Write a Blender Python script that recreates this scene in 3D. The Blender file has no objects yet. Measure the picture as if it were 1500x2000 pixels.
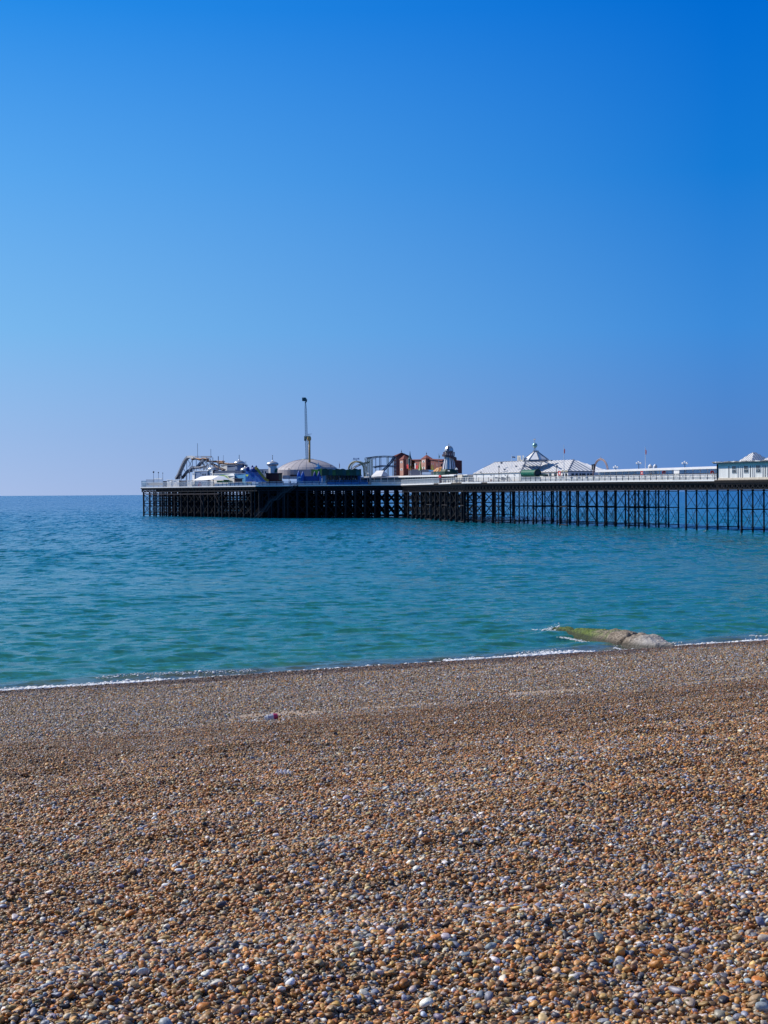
import bpy, bmesh, math, random
import numpy as np
from mathutils import Vector, Matrix, Euler
from mathutils import noise as mnoise
random.seed(7); rng = np.random.default_rng(11)
R = math.radians
SC = bpy.context.scene
COL = SC.collection

# ------------------------------------------------------------------ camera, sky, sun, exposure
F = 2890.0; EYE = 8.0
cam = bpy.data.objects.new('camera', bpy.data.cameras.new('camera'))
COL.objects.link(cam); SC.camera = cam
cam.data.sensor_fit = 'VERTICAL'; cam.data.sensor_height = 36.0; cam.data.sensor_width = 27.0
cam.data.lens = F / 2000 * 36
cam.data.clip_start = 0.1; cam.data.clip_end = 60000
pitch = math.atan(36.8 / F)
cam.matrix_world = Matrix.Translation((0, 0, EYE)) @ Matrix.Rotation(math.pi / 2 - pitch, 4, 'X') @ Matrix.Rotation(-0.0064, 4, 'Z')

SUN_AZ = math.atan2(-0.91, 0.41)      # measured from +Y towards +X (compass style): sun stands left, slightly ahead
SUN_EL = R(40)
world = bpy.data.worlds.new('World'); SC.world = world; world.use_nodes = True
wn = world.node_tree.nodes; wl = world.node_tree.links
bg = wn['Background']
sky = wn.new('ShaderNodeTexSky'); sky.sky_type = 'NISHITA'; sky.sun_disc = False
sky.sun_elevation = SUN_EL; sky.sun_rotation = SUN_AZ
sky.altitude = 0; sky.air_density = 1.0; sky.dust_density = 0.25; sky.ozone_density = 4.0
def srgb(c): return tuple((v / 255 / 12.92 if v <= 10 else ((v / 255 + 0.055) / 1.055) ** 2.4) for v in c)
tc = wn.new('ShaderNodeTexCoord'); sx = wn.new('ShaderNodeSeparateXYZ'); wl.new(tc.outputs['Generated'], sx.inputs[0])
elev = wn.new('ShaderNodeMath'); elev.operation = 'DIVIDE'; elev.inputs[1].default_value = 0.5; elev.use_clamp = True; wl.new(sx.outputs[2], elev.inputs[0])
def skyramp(cols):
    r = wn.new('ShaderNodeValToRGB'); e = r.color_ramp.elements; r.color_ramp.interpolation = 'EASE' if False else 'LINEAR'
    for k, (z, c) in enumerate(cols):
        x = e[k] if k < 2 else e.new(z / 0.5)
        x.position = z / 0.5; x.color = (*srgb(c), 1)
    wl.new(elev.outputs[0], r.inputs[0]); return r
toward = skyramp([(0.0, (168, 190, 230)), (0.48, (20, 122, 224)), (0.039, (152, 186, 232)), (0.108, (122, 184, 238)), (0.208, (88, 166, 238)), (0.31, (38, 140, 232))])
away = skyramp([(0.0, (90, 132, 196)), (0.48, (0, 92, 193)), (0.039, (84, 134, 202)), (0.108, (60, 138, 217)), (0.208, (22, 122, 213)), (0.31, (0, 107, 209))])
hn = wn.new('ShaderNodeVectorMath'); hn.operation = 'MULTIPLY'; hn.inputs[1].default_value = (1, 1, 0); wl.new(tc.outputs['Generated'], hn.inputs[0])
hn2 = wn.new('ShaderNodeVectorMath'); hn2.operation = 'NORMALIZE'; wl.new(hn.outputs[0], hn2.inputs[0])
hd = wn.new('ShaderNodeVectorMath'); hd.operation = 'DOT_PRODUCT'; hd.inputs[1].default_value = (math.sin(SUN_AZ), math.cos(SUN_AZ), 0); wl.new(hn2.outputs[0], hd.inputs[0])
hm = wn.new('ShaderNodeMapRange'); hm.inputs[1].default_value = math.cos(SUN_AZ - R(13)); hm.inputs[2].default_value = math.cos(SUN_AZ + R(14.5)); wl.new(hd.outputs['Value'], hm.inputs[0])
gm = wn.new('ShaderNodeMix'); gm.data_type = 'RGBA'; wl.new(hm.outputs[0], gm.inputs['Factor']); wl.new(away.outputs[0], gm.inputs['A']); wl.new(toward.outputs[0], gm.inputs['B'])
gs_ = wn.new('ShaderNodeVectorMath'); gs_.operation = 'SCALE'; gs_.inputs['Scale'].default_value = 10.0; wl.new(gm.outputs['Result'], gs_.inputs[0])
tint = wn.new('ShaderNodeMix'); tint.data_type = 'RGBA'; tint.blend_type = 'MULTIPLY'; tint.inputs['Factor'].default_value = 1.0
tint.inputs['B'].default_value = (0.72, 0.92, 1.1, 1); wl.new(sky.outputs[0], tint.inputs['A'])
fz = wn.new('ShaderNodeMapRange'); fz.interpolation_type = 'SMOOTHSTEP'; fz.inputs[1].default_value = 0.33; fz.inputs[2].default_value = 0.62; wl.new(sx.outputs[2], fz.inputs[0])
sm_ = wn.new('ShaderNodeMix'); sm_.data_type = 'RGBA'; wl.new(fz.outputs[0], sm_.inputs['Factor']); wl.new(gs_.outputs[0], sm_.inputs['A']); wl.new(tint.outputs['Result'], sm_.inputs['B'])
wl.new(sm_.outputs['Result'], bg.inputs['Color'])
bg.inputs['Strength'].default_value = 0.10
sl = bpy.data.lights.new('sun', 'SUN'); sl.energy = 5.0; sl.angle = R(0.53); sl.color = (1.0, 0.93, 0.83)
so = bpy.data.objects.new('sun', sl); COL.objects.link(so)
sd = Vector((math.sin(SUN_AZ) * math.cos(SUN_EL), math.cos(SUN_AZ) * math.cos(SUN_EL), math.sin(SUN_EL)))
so.rotation_euler = sd.to_track_quat('Z', 'Y').to_euler(); so.location = (-40, 20, 60)
SC.view_settings.view_transform = 'Standard'; SC.view_settings.look = 'None'
SC.view_settings.gamma = 1.0; SC.view_settings.use_curve_mapping = False
SC.view_settings.exposure = 0.0

# ------------------------------------------------------------------ materials
MATS = {}
def mat(name, col, rough=0.6, var=0.12, scale=3.0, metal=0.0, bump=0.0, streak=False, rust=0.0):
    if name in MATS: return MATS[name]
    m = bpy.data.materials.new(name); m.use_nodes = True; MATS[name] = m
    n = m.node_tree.nodes; l = m.node_tree.links
    b = n['Principled BSDF']; b.inputs['Roughness'].default_value = rough; b.inputs['Metallic'].default_value = metal
    g = n.new('ShaderNodeNewGeometry'); mp = n.new('ShaderNodeMapping'); l.new(g.outputs['Position'], mp.inputs[0])
    if streak: mp.inputs['Scale'].default_value = (1, 1, 0.15)
    nz = n.new('ShaderNodeTexNoise'); nz.inputs['Scale'].default_value = scale; nz.inputs['Detail'].default_value = 5
    l.new(mp.outputs[0], nz.inputs['Vector'])
    r = n.new('ShaderNodeValToRGB'); l.new(nz.outputs['Fac'], r.inputs[0])
    r.color_ramp.elements[0].position = 0.3; r.color_ramp.elements[1].position = 0.7
    r.color_ramp.elements[0].color = (*[c * (1 - var * 1.6) for c in col], 1)
    r.color_ramp.elements[1].color = (*[min(1, c * (1 + var)) for c in col], 1)
    out = r.outputs[0]
    if rust:
        n2 = n.new('ShaderNodeTexNoise'); n2.inputs['Scale'].default_value = 1.3; n2.inputs['Detail'].default_value = 6
        l.new(g.outputs['Position'], n2.inputs['Vector'])
        r2 = n.new('ShaderNodeValToRGB'); r2.color_ramp.elements[0].position = 0.5; r2.color_ramp.elements[1].position = 0.62
        l.new(n2.outputs['Fac'], r2.inputs[0])
        mx = n.new('ShaderNodeMix'); mx.data_type = 'RGBA'; mx.inputs['B'].default_value = (0.11, 0.045, 0.02, 1)
        ml = n.new('ShaderNodeMath'); ml.operation = 'MULTIPLY'; ml.inputs[1].default_value = rust
        l.new(r2.outputs[0], ml.inputs[0]); l.new(ml.outputs[0], mx.inputs['Factor']); l.new(out, mx.inputs['A']); out = mx.outputs['Result']
    l.new(out, b.inputs['Base Color'])
    if bump:
        bp = n.new('ShaderNodeBump'); bp.inputs['Strength'].default_value = bump; bp.inputs['Distance'].default_value = 0.02
        l.new(nz.outputs['Fac'], bp.inputs['Height']); l.new(bp.outputs[0], b.inputs['Normal'])
    return m
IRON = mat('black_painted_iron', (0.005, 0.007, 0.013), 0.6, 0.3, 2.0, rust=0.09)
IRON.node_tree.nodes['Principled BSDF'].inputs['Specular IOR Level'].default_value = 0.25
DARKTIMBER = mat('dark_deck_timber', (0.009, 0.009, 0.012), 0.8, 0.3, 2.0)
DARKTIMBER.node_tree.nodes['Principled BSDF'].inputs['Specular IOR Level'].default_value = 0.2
DECKTOP = mat('deck_planks', (0.22, 0.18, 0.14), 0.8, 0.2, 2.0)
WHITE = mat('white_paint', (0.84, 0.84, 0.83), 0.5, 0.04, 0.8, streak=True)
OFFWHITE = mat('weathered_white_paint', (0.74, 0.75, 0.74), 0.6, 0.11, 1.2, streak=True)
ROOFWHITE = mat('white_sheet_roof', (0.83, 0.83, 0.83), 0.45, 0.05, 0.7)
SEAM = mat('roof_seam_metal', (0.20, 0.22, 0.26), 0.5)
SEAMLIGHT = mat('pale_roof_seam', (0.6, 0.62, 0.66), 0.5)
GREYROOF = mat('grey_lead_roof', (0.36, 0.37, 0.40), 0.5, 0.2, 1.5)
FASCIA = mat('stained_fascia', (0.30, 0.29, 0.28), 0.7, 0.35, 3.0)
PALETEAL = mat('pale_teal_paint', (0.42, 0.60, 0.60), 0.6, 0.1, 1.5)
CREAM = mat('cream_paint', (0.62, 0.56, 0.46), 0.6, 0.12, 1.5)
SILVER = mat('silver_dome', (0.62, 0.62, 0.63), 0.35, 0.10, 1.0, metal=0.55)
SILVERGREEN = mat('mint_silver', (0.33, 0.55, 0.50), 0.3, 0.25, 1.5, metal=0.4)
DOMEGREY = mat('grey_dome_cladding', (0.40, 0.38, 0.41), 0.65, 0.08, 0.4)
NAVY = mat('navy_paint', (0.012, 0.02, 0.06), 0.6)
BLUE = mat('bright_blue_vinyl', (0.010, 0.11, 0.48), 0.45, 0.15, 0.8)
BLUEDARK = mat('deep_blue_vinyl', (0.006, 0.04, 0.25), 0.45, 0.15, 0.8)
MIDBLUE = mat('mid_blue_paint', (0.02, 0.13, 0.38), 0.5, 0.15, 1)
SKYBLUE = mat('light_blue_paint', (0.10, 0.35, 0.62), 0.5, 0.12, 1)
SLATE = mat('slate_blue_grey', (0.17, 0.24, 0.38), 0.6, 0.08, 0.8)
TEAL = mat('teal_metal', (0.02, 0.10, 0.12), 0.5)
GREEN = mat('green_canvas', (0.0, 0.145, 0.085), 0.5, 0.15, 1.5)
DARKGREEN = mat('dark_green_board', (0.006, 0.05, 0.035), 0.6, 0.4, 0.35)
LIME = mat('lime_canvas', (0.42, 0.55, 0.03), 0.6, 0.15, 1.5)
LEAFGREEN = mat('leaf_green_paint', (0.06, 0.24, 0.05), 0.6, 0.25, 1.0)
YELLOW = mat('mustard_paint', (0.42, 0.28, 0.04), 0.5, 0.15, 1.5)
YELLOWGREY = mat('faded_yellow_steel', (0.34, 0.30, 0.13), 0.5, 0.15, 1.5)
GOLD = mat('ochre_steel', (0.55, 0.33, 0.10), 0.5, 0.15, 0.8)
ORANGE = mat('orange_canvas', (0.65, 0.24, 0.04), 0.6, 0.2, 1.5)
RED = mat('red_paint', (0.55, 0.02, 0.02), 0.5, 0.12, 1.5)
BRICKRED = mat('pink_red_render', (0.25, 0.085, 0.065), 0.8, 0.15, 1.2)
BRICKSUN = mat('sunlit_red_render', (0.44, 0.23, 0.18), 0.8, 0.12, 1.2)  # paler copy of the tower red, with sunlight painted in
REDROOF = mat('red_tile_roof', (0.18, 0.035, 0.025), 0.8, 0.2, 2)
CONTAINER = mat('rust_red_cladding', (0.13, 0.03, 0.03), 0.7, 0.3, 1.5, streak=True)
TRACKGREY = mat('grey_track_steel', (0.27, 0.28, 0.32), 0.5, 0.12, 1)
TRACKBLUE = mat('blue_track_steel', (0.02, 0.085, 0.17), 0.45, 0.12, 1)
TERRACOTTA = mat('orange_track', (0.34, 0.15, 0.06), 0.6, 0.2, 1)
PINKSTONE = mat('pink_stone', (0.42, 0.30, 0.28), 0.8, 0.12, 1.5)
WINDOW = mat('dark_window', (0.03, 0.045, 0.06), 0.15, 0.3, 1.0)
WINDOWBLUE = mat('blue_window', (0.06, 0.10, 0.14), 0.12, 0.3, 1.0)
SKIN = mat('skin', (0.42, 0.25, 0.18), 0.6)
DARKCLOTH = mat('dark_clothes', (0.02, 0.025, 0.05), 0.9)
PURPLECLOTH = mat('lilac_clothes', (0.28, 0.25, 0.42), 0.9)
FEATHER = mat('gull_white', (0.75, 0.75, 0.75), 0.8)
FEATHERGREY = mat('gull_grey', (0.3, 0.32, 0.35), 0.8)
PINK = mat('pink_plastic', (0.62, 0.05, 0.14), 0.35)
def glassy(name, col, mixf):
    m = bpy.data.materials.new(name); m.use_nodes = True; MATS[name] = m
    n = m.node_tree.nodes; l = m.node_tree.links; out = n['Material Output']
    b = n['Principled BSDF']; b.inputs['Base Color'].default_value = (*col, 1); b.inputs['Roughness'].default_value = 0.08
    t = n.new('ShaderNodeBsdfTransparent'); t.inputs[0].default_value = (0.85, 0.93, 0.97, 1)
    mx = n.new('ShaderNodeMixShader'); mx.inputs[0].default_value = mixf
    l.new(b.outputs[0], mx.inputs[1]); l.new(t.outputs[0], mx.inputs[2]); l.new(mx.outputs[0], out.inputs[0])
    return m
GLASS = glassy('pane_glass', (0.25, 0.40, 0.52), 0.55)
CLEARPLASTIC = glassy('clear_plastic', (0.62, 0.62, 0.72), 0.35)

# ------------------------------------------------------------------ mesh builder
V = Vector
class MB:
    def __init__(s): s.v = []; s.f = []; s.m = []; s.mats = []
    def mi(s, m):
        if m not in s.mats: s.mats.append(m)
        return s.mats.index(m)
    def face(s, pts, m=None):
        i = len(s.v); s.v += [tuple(p) for p in pts]; s.f.append(tuple(range(i, i + len(pts)))); s.m.append(s.mi(m) if m else 0)
    def hexa(s, a, m=None):           # 8 points: bottom 4, top 4
        i = len(s.v); s.v += [tuple(p) for p in a]
        for q in ((3, 2, 1, 0), (4, 5, 6, 7), (0, 1, 5, 4), (1, 2, 6, 5), (2, 3, 7, 6), (3, 0, 4, 7)):
            s.f.append(tuple(i + k for k in q)); s.m.append(s.mi(m) if m else 0)
    def prism(s, poly, z0, z1, m=None):
        i = len(s.v); n = len(poly)
        zz = z0 if isinstance(z0, (list, tuple)) else [z0] * n; z2 = z1 if isinstance(z1, (list, tuple)) else [z1] * n
        s.v += [(p[0], p[1], zz[k]) for k, p in enumerate(poly)] + [(p[0], p[1], z2[k]) for k, p in enumerate(poly)]
        k = s.mi(m) if m else 0
        s.f.append(tuple(range(i + n - 1, i - 1, -1))); s.m.append(k); s.f.append(tuple(range(i + n, i + 2 * n))); s.m.append(k)
        for j in range(n):
            s.f.append((i + j, i + (j + 1) % n, i + n + (j + 1) % n, i + n + j)); s.m.append(k)
    def beam(s, p, q, w, h=None, m=None):
        p = V(p); q = V(q); h = h or w; d = (q - p)
        if d.length < 1e-6: return
        d.normalize(); up = V((0, 0, 1)) if abs(d.z) < 0.95 else V((1, 0, 0))
        a = d.cross(up).normalized() * (w / 2); b = a.cross(d).normalized() * (h / 2)
        s.hexa([p - a - b, p + a - b, p + a + b, p - a + b, q - a - b, q + a - b, q + a + b, q - a + b], m)
    def tube(s, p, q, r, r2=None, n=8, m=None, cap=True):
        p = V(p); q = V(q); r2 = r if r2 is None else r2; d = (q - p).normalized()
        up = V((0, 0, 1)) if abs(d.z) < 0.95 else V((1, 0, 0)); a = d.cross(up).normalized(); b = a.cross(d).normalized()
        i = len(s.v)
        for c, rr in ((p, r), (q, r2)):
            for k in range(n):
                t = 2 * math.pi * k / n; s.v.append(tuple(c + (a * math.cos(t) + b * math.sin(t)) * rr))
        mm = s.mi(m) if m else 0
        for k in range(n):
            s.f.append((i + k, i + (k + 1) % n, i + n + (k + 1) % n, i + n + k)); s.m.append(mm)
        if cap:
            s.f.append(tuple(range(i, i + n))[::-1]); s.m.append(mm); s.f.append(tuple(range(i + n, i + 2 * n))); s.m.append(mm)
    def path(s, pts, r, n=6, m=None):
        for a, b in zip(pts[:-1], pts[1:]): s.tube(a, b, r, n=n, m=m)
    def lathe(s, c, prof, n=24, m=None, mats=None, a0=0.0):      # prof = [(r,z)...]
        i = len(s.v); c = V(c)
        for r, z in prof:
            for k in range(n):
                t = a0 + 2 * math.pi * k / n; s.v.append((c.x + r * math.cos(t), c.y + r * math.sin(t), c.z + z))
        for j in range(len(prof) - 1):
            for k in range(n):
                s.f.append((i + j * n + k, i + j * n + (k + 1) % n, i + (j + 1) * n + (k + 1) % n, i + (j + 1) * n + k))
                s.m.append(s.mi(mats[k % len(mats)]) if mats else (s.mi(m) if m else 0))
        s.f.append(tuple(i + (len(prof) - 1) * n + k for k in range(n))); s.m.append(s.mi(m) if m else 0)
        s.f.append(tuple(i + k for k in range(n))[::-1]); s.m.append(s.mi(m) if m else 0)
    def mesh(s, name, m=None, off=(0, 0, 0), smooth=False):
        me = bpy.data.meshes.new(name)
        o = V(off)
        me.from_pydata([(x - o.x, y - o.y, z - o.z) for x, y, z in s.v], [], s.f)
        if s.mats:
            for k in s.mats: me.materials.append(k)
            me.polygons.foreach_set('material_index', s.m)
        elif m: me.materials.append(m)
        if smooth: me.polygons.foreach_set('use_smooth', [True] * len(me.polygons))
        me.update(); return me
def link(name, me, parent=None, loc=None):
    o = bpy.data.objects.new(name, me); COL.objects.link(o)
    if parent is not None: o.parent = parent
    if loc is not None: o.location = loc
    return o
def tag(o, label, cat, group=None, kind=None):
    o['label'] = label; o['category'] = cat
    if group: o['group'] = group
    if kind: o['kind'] = kind
    return o
def thing(name, label, cat, loc, group=None):
    o = link(name, None, None, loc); return tag(o, label, cat, group)
def wloc(o):
    p = V(o.location)
    if o.parent: p = p + wloc(o.parent)
    return p
def part(name, mb, m, parent, smooth=False):
    off = wloc(parent)
    return link(name, mb.mesh(name, m, off, smooth), parent)
def solo(name, mb, m, label, cat, loc=None, group=None, smooth=False):
    if loc is None:
        a = np.array(mb.v); loc = (a[:, 0].mean(), a[:, 1].mean(), a[:, 2].min())
    o = link(name, mb.mesh(name, m, loc, smooth), None, loc)
    return tag(o, label, cat, group)

# ------------------------------------------------------------------ the place's frame: shore axis and pier edge
AX = np.array((0.888, 0.460)); WX = np.array((-0.460, 0.888))       # along the shore, out to sea
def pq(x, y): return AX[0] * x + AX[1] * y, WX[0] * x + WX[1] * y
def xy(p, q): return AX[0] * p + WX[0] * q, AX[1] * p + WX[1] * q
EDGE = [(275, 42), (500, 47.3), (784, 49), (907, 59), (1228, 71.4), (1340, 76.2), (1412, 79.2), (1500, 84.0), (1620, 90.5), (1900, 105)]
def hz(px): return 968 - 0.0064 * px
def vedge(px):
    if px <= EDGE[0][0]: return EDGE[0][1]
    for (a, va), (b, vb) in zip(EDGE[:-1], EDGE[1:]):
        if px <= b: return va + (vb - va) * (px - a) / (b - a)
    return EDGE[-1][1]
def Yd(px, back=0.0): return EYE * F / vedge(px) + back
def P(px, py, back=0.0, Y=None):
    Y = Yd(px, back) if Y is None else Y
    return V(((px - 750) / F * Y, Y, EYE + (hz(px) - py) / F * Y))
def zdeck(Y):
    return float(np.interp(Y, [200, 275, 292, 324, 392, 600], [10.1, 10.12, 10.2, 10.38, 10.7, 10.7]))
def B(px, back=0.0):                                   # point on the deck
    Y = Yd(px, back); return V(((px - 750) / F * Y, Y, zdeck(Y)))
MD = V((0.91, 0.415, 0)); UD = V((0.415, -0.91, 0))
def along(p, px, d=MD):                                # walk from p along d until it stands at image column px
    k = (px - 750) / F
    t = (k * p.y - p.x) / (d.x - k * d.y)
    return p + d * t
def S(px, back=0.0): return Yd(px, back) / F           # metres per photo pixel there

# ------------------------------------------------------------------ beach
def smooth(a, b, x):
    t = np.clip((x - a) / (b - a), 0, 1); return t * t * (3 - 2 * t)
def vnoise(x, y, seed=0):
    xi = np.floor(x).astype(np.int64); yi = np.floor(y).astype(np.int64); fx = x - xi; fy = y - yi
    def h(a, b):
        n = (a * 374761393 + b * 668265263 + seed * 1274126177) & 0xFFFFFFFF
        n = ((n ^ (n >> 13)) * 1274126177) & 0xFFFFFFFF
        return ((n ^ (n >> 16)) & 0xFFFF) / 65535.0
    sx = fx * fx * (3 - 2 * fx); sy = fy * fy * (3 - 2 * fy)
    return (h(xi, yi) * (1 - sx) + h(xi + 1, yi) * sx) * (1 - sy) + (h(xi, yi + 1) * (1 - sx) + h(xi + 1, yi + 1) * sx) * sy - 0.5
QB = 33.5
def beach_z(p, q):
    p = np.asarray(p, float); q = np.asarray(q, float)
    z = np.where(q < QB, 2.5 + 0.132 * (QB - np.maximum(q, 3.9)), 2.5 - 0.0912 * (q - QB))
    z = z - 0.06 * np.exp(-((q - QB) / 2.2) ** 2)
    up = 1 - smooth(30, 35, q); up2 = 1 - .75 * smooth(24, 31, q)
    z = z + up * (0.26 * up2 * vnoise(p / 4.5, q / 2.8, 1) + 0.13 * up2 * vnoise(p / 1.5, q / 0.8, 2) + 0.05 * vnoise(p / 0.45, q / 0.35, 3) + 0.018 * vnoise(p / 0.16, q / 0.14, 4))
    z = z + (1 - up) * (0.07 * vnoise(p / 5.0, q / 2.0, 5) + 0.03 * vnoise(p / 0.8, q / 0.5, 6))
    return z
def grid_obj(name, ps, qs, zf, m, kind='structure'):
    Pg, Qg = np.meshgrid(ps, qs); X, Y = xy(Pg, Qg); Z = zf(Pg, Qg)
    co = np.stack([X.ravel(), Y.ravel(), Z.ravel()], 1); n = len(ps); k = len(qs)
    i = (np.arange(k - 1)[:, None] * n + np.arange(n - 1)[None, :]).ravel()
    fs = np.stack([i, i + 1, i + n + 1, i + n], 1)
    me = bpy.data.meshes.new(name); me.vertices.add(len(co)); me.vertices.foreach_set('co', co.astype(np.float32).ravel())
    me.loops.add(fs.size); me.loops.foreach_set('vertex_index', fs.astype(np.int32).ravel())
    me.polygons.add(len(fs)); me.polygons.foreach_set('loop_start', np.arange(0, fs.size, 4, dtype=np.int32))
    me.update(calc_edges=True); me.validate()
    me.polygons.foreach_set('use_smooth', [True] * len(me.polygons)); me.materials.append(m)
    o = link(name, me); o['kind'] = kind
    return o
def nd(n, t, **k):
    x = n.new(t)
    for a, b in k.items(): setattr(x, a, b)
    return x
def beach_material():
    m = bpy.data.materials.new('shingle_ground'); m.use_nodes = True
    n = m.node_tree.nodes; l = m.node_tree.links; b = n['Principled BSDF']; b.inputs['Roughness'].default_value = 0.75
    g = n.new('ShaderNodeNewGeometry')
    dotw = nd(n, 'ShaderNodeVectorMath', operation='DOT_PRODUCT'); dotw.inputs[1].default_value = (WX[0], WX[1], 0); l.new(g.outputs['Position'], dotw.inputs[0])
    # small stones as cells
    vo = n.new('ShaderNodeTexVoronoi'); vo.inputs['Scale'].default_value = 40; l.new(g.outputs['Position'], vo.inputs['Vector'])
    sep = n.new('ShaderNodeSeparateColor'); l.new(vo.outputs['Color'], sep.inputs[0])
    def ramp(cols):
        r = n.new('ShaderNodeValToRGB'); e = r.color_ramp.elements; r.color_ramp.interpolation = 'CONSTANT'
        for k, (p, c) in enumerate(cols):
            if k < 2: e[k].position = p; e[k].color = (*c, 1)
            else: x = e.new(p); x.color = (*c, 1)
        l.new(sep.outputs[0], r.inputs[0]); return r
    up = ramp([(0, (0.05, 0.035, 0.025)), (0.14, (0.22, 0.115, 0.05)), (0.4, (0.30, 0.17, 0.08)), (0.62, (0.17, 0.10, 0.06)), (0.78, (0.34, 0.26, 0.18)), (0.9, (0.55, 0.48, 0.42))])
    lo = ramp([(0, (0.10, 0.08, 0.075)), (0.14, (0.27, 0.19, 0.14)), (0.4, (0.34, 0.26, 0.21)), (0.62, (0.21, 0.19, 0.20)), (0.78, (0.38, 0.34, 0.31)), (0.92, (0.55, 0.52, 0.5))])
    mr = n.new('ShaderNodeMapRange'); mr.inputs[1].default_value = QB - 1.5; mr.inputs[2].default_value = QB + 1.0
    nz = n.new('ShaderNodeTexNoise'); nz.inputs['Scale'].default_value = 0.8; nz.inputs['Detail'].default_value = 4; l.new(g.outputs['Position'], nz.inputs['Vector'])
    ad = nd(n, 'ShaderNodeMath', operation='MULTIPLY_ADD'); ad.inputs[1].default_value = 3.0; l.new(nz.outputs['Fac'], ad.inputs[0]); l.new(dotw.outputs['Value'], ad.inputs[2])
    sb = nd(n, 'ShaderNodeMath', operation='SUBTRACT'); sb.inputs[1].default_value = 1.5; l.new(ad.outputs[0], sb.inputs[0]); l.new(sb.outputs[0], mr.inputs[0])
    mx = nd(n, 'ShaderNodeMix', data_type='RGBA'); l.new(mr.outputs[0], mx.inputs['Factor']); l.new(up.outputs[0], mx.inputs['A']); l.new(lo.outputs[0], mx.inputs['B'])
    # sand patches just seaward of the berm
    sa = n.new('ShaderNodeAttribute'); sa.attribute_name = 'sand'
    mm = nd(n, 'ShaderNodeMath', operation='MULTIPLY'); mm.inputs[1].default_value = 0.92; l.new(sa.outputs['Fac'], mm.inputs[0])
    mx2 = nd(n, 'ShaderNodeMix', data_type='RGBA'); mx2.inputs['B'].default_value = (0.40, 0.30, 0.21, 1); l.new(mm.outputs[0], mx2.inputs['Factor']); l.new(mx.outputs['Result'], mx2.inputs['A'])
    # wet strip by the water
    wet = n.new('ShaderNodeMapRange'); wet.inputs[1].default_value = 54.5; wet.inputs[2].default_value = 58.0
    s5 = nd(n, 'ShaderNodeMath', operation='MULTIPLY_ADD'); s5.inputs[1].default_value = 0.8; l.new(nz.outputs['Fac'], s5.inputs[0]); l.new(dotw.outputs['Value'], s5.inputs[2]); l.new(s5.outputs[0], wet.inputs[0])
    mx3 = nd(n, 'ShaderNodeMix', data_type='RGBA', blend_type='MULTIPLY'); mx3.inputs['B'].default_value = (0.33, 0.27, 0.26, 1); l.new(wet.outputs[0], mx3.inputs['Factor']); l.new(mx2.outputs['Result'], mx3.inputs['A'])
    l.new(mx3.outputs['Result'], b.inputs['Base Color'])
    rw = n.new('ShaderNodeMapRange'); rw.inputs[3].default_value = 0.75; rw.inputs[4].default_value = 0.3; l.new(wet.outputs[0], rw.inputs[0]); l.new(rw.outputs[0], b.inputs['Roughness'])
    inv = nd(n, 'ShaderNodeMath', operation='SUBTRACT'); inv.inputs[0].default_value = 1.0; l.new(mm.outputs[0], inv.inputs[1])
    bp = n.new('ShaderNodeBump'); bp.inputs['Distance'].default_value = 0.03; bp.invert = True
    l.new(inv.outputs[0], bp.inputs['Strength']); l.new(vo.outputs['Distance'], bp.inputs['Height']); l.new(bp.outputs[0], b.inputs['Normal'])
    return m
ps = np.concatenate([np.arange(-400, -30, 10), np.arange(-30, -6, 1.0), np.arange(-6, 42, 0.14), np.arange(42, 80, 1.0), np.arange(80, 420, 10)])
qs = np.concatenate([np.arange(-60, 0, 4.0), np.arange(0, 36, 0.13), np.arange(36, 66, 0.28), np.arange(66, 90, 4.0)])
beach = grid_obj('beach', ps, qs, beach_z, beach_material())
def sand(p, q):
    d = np.full(np.shape(p), 9.0)
    for pc, qc, a, b in ((23.3, 35.3, 2.3, .8), (15.4, 35.0, 2.8, 1.1), (11.2, 37.2, 1.5, .45), (18.6, 34.4, 2.0, .5), (29.5, 34.6, 2.5, .4), (6.0, 34.3, 2.5, .5)):
        d = np.minimum(d, np.sqrt(((p - pc) / a) ** 2 + ((q - qc) / b) ** 2))
    v = 1.05 - d + .9 * vnoise(p / .9, q / .35, 31) + .55 * vnoise(p / .25, q / .16, 32)
    return .9 * smooth(-.15, .75, v)
_X = np.empty(len(beach.data.vertices) * 3, np.float32); beach.data.vertices.foreach_get('co', _X); _X = _X.reshape(-1, 3)
_a = beach.data.attributes.new('sand', 'FLOAT', 'POINT'); _a.data.foreach_set('value', sand(*pq(_X[:, 0], _X[:, 1])).astype(np.float32))
beach['label'] = 'brown shingle beach sloping down to the sea'

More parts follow.
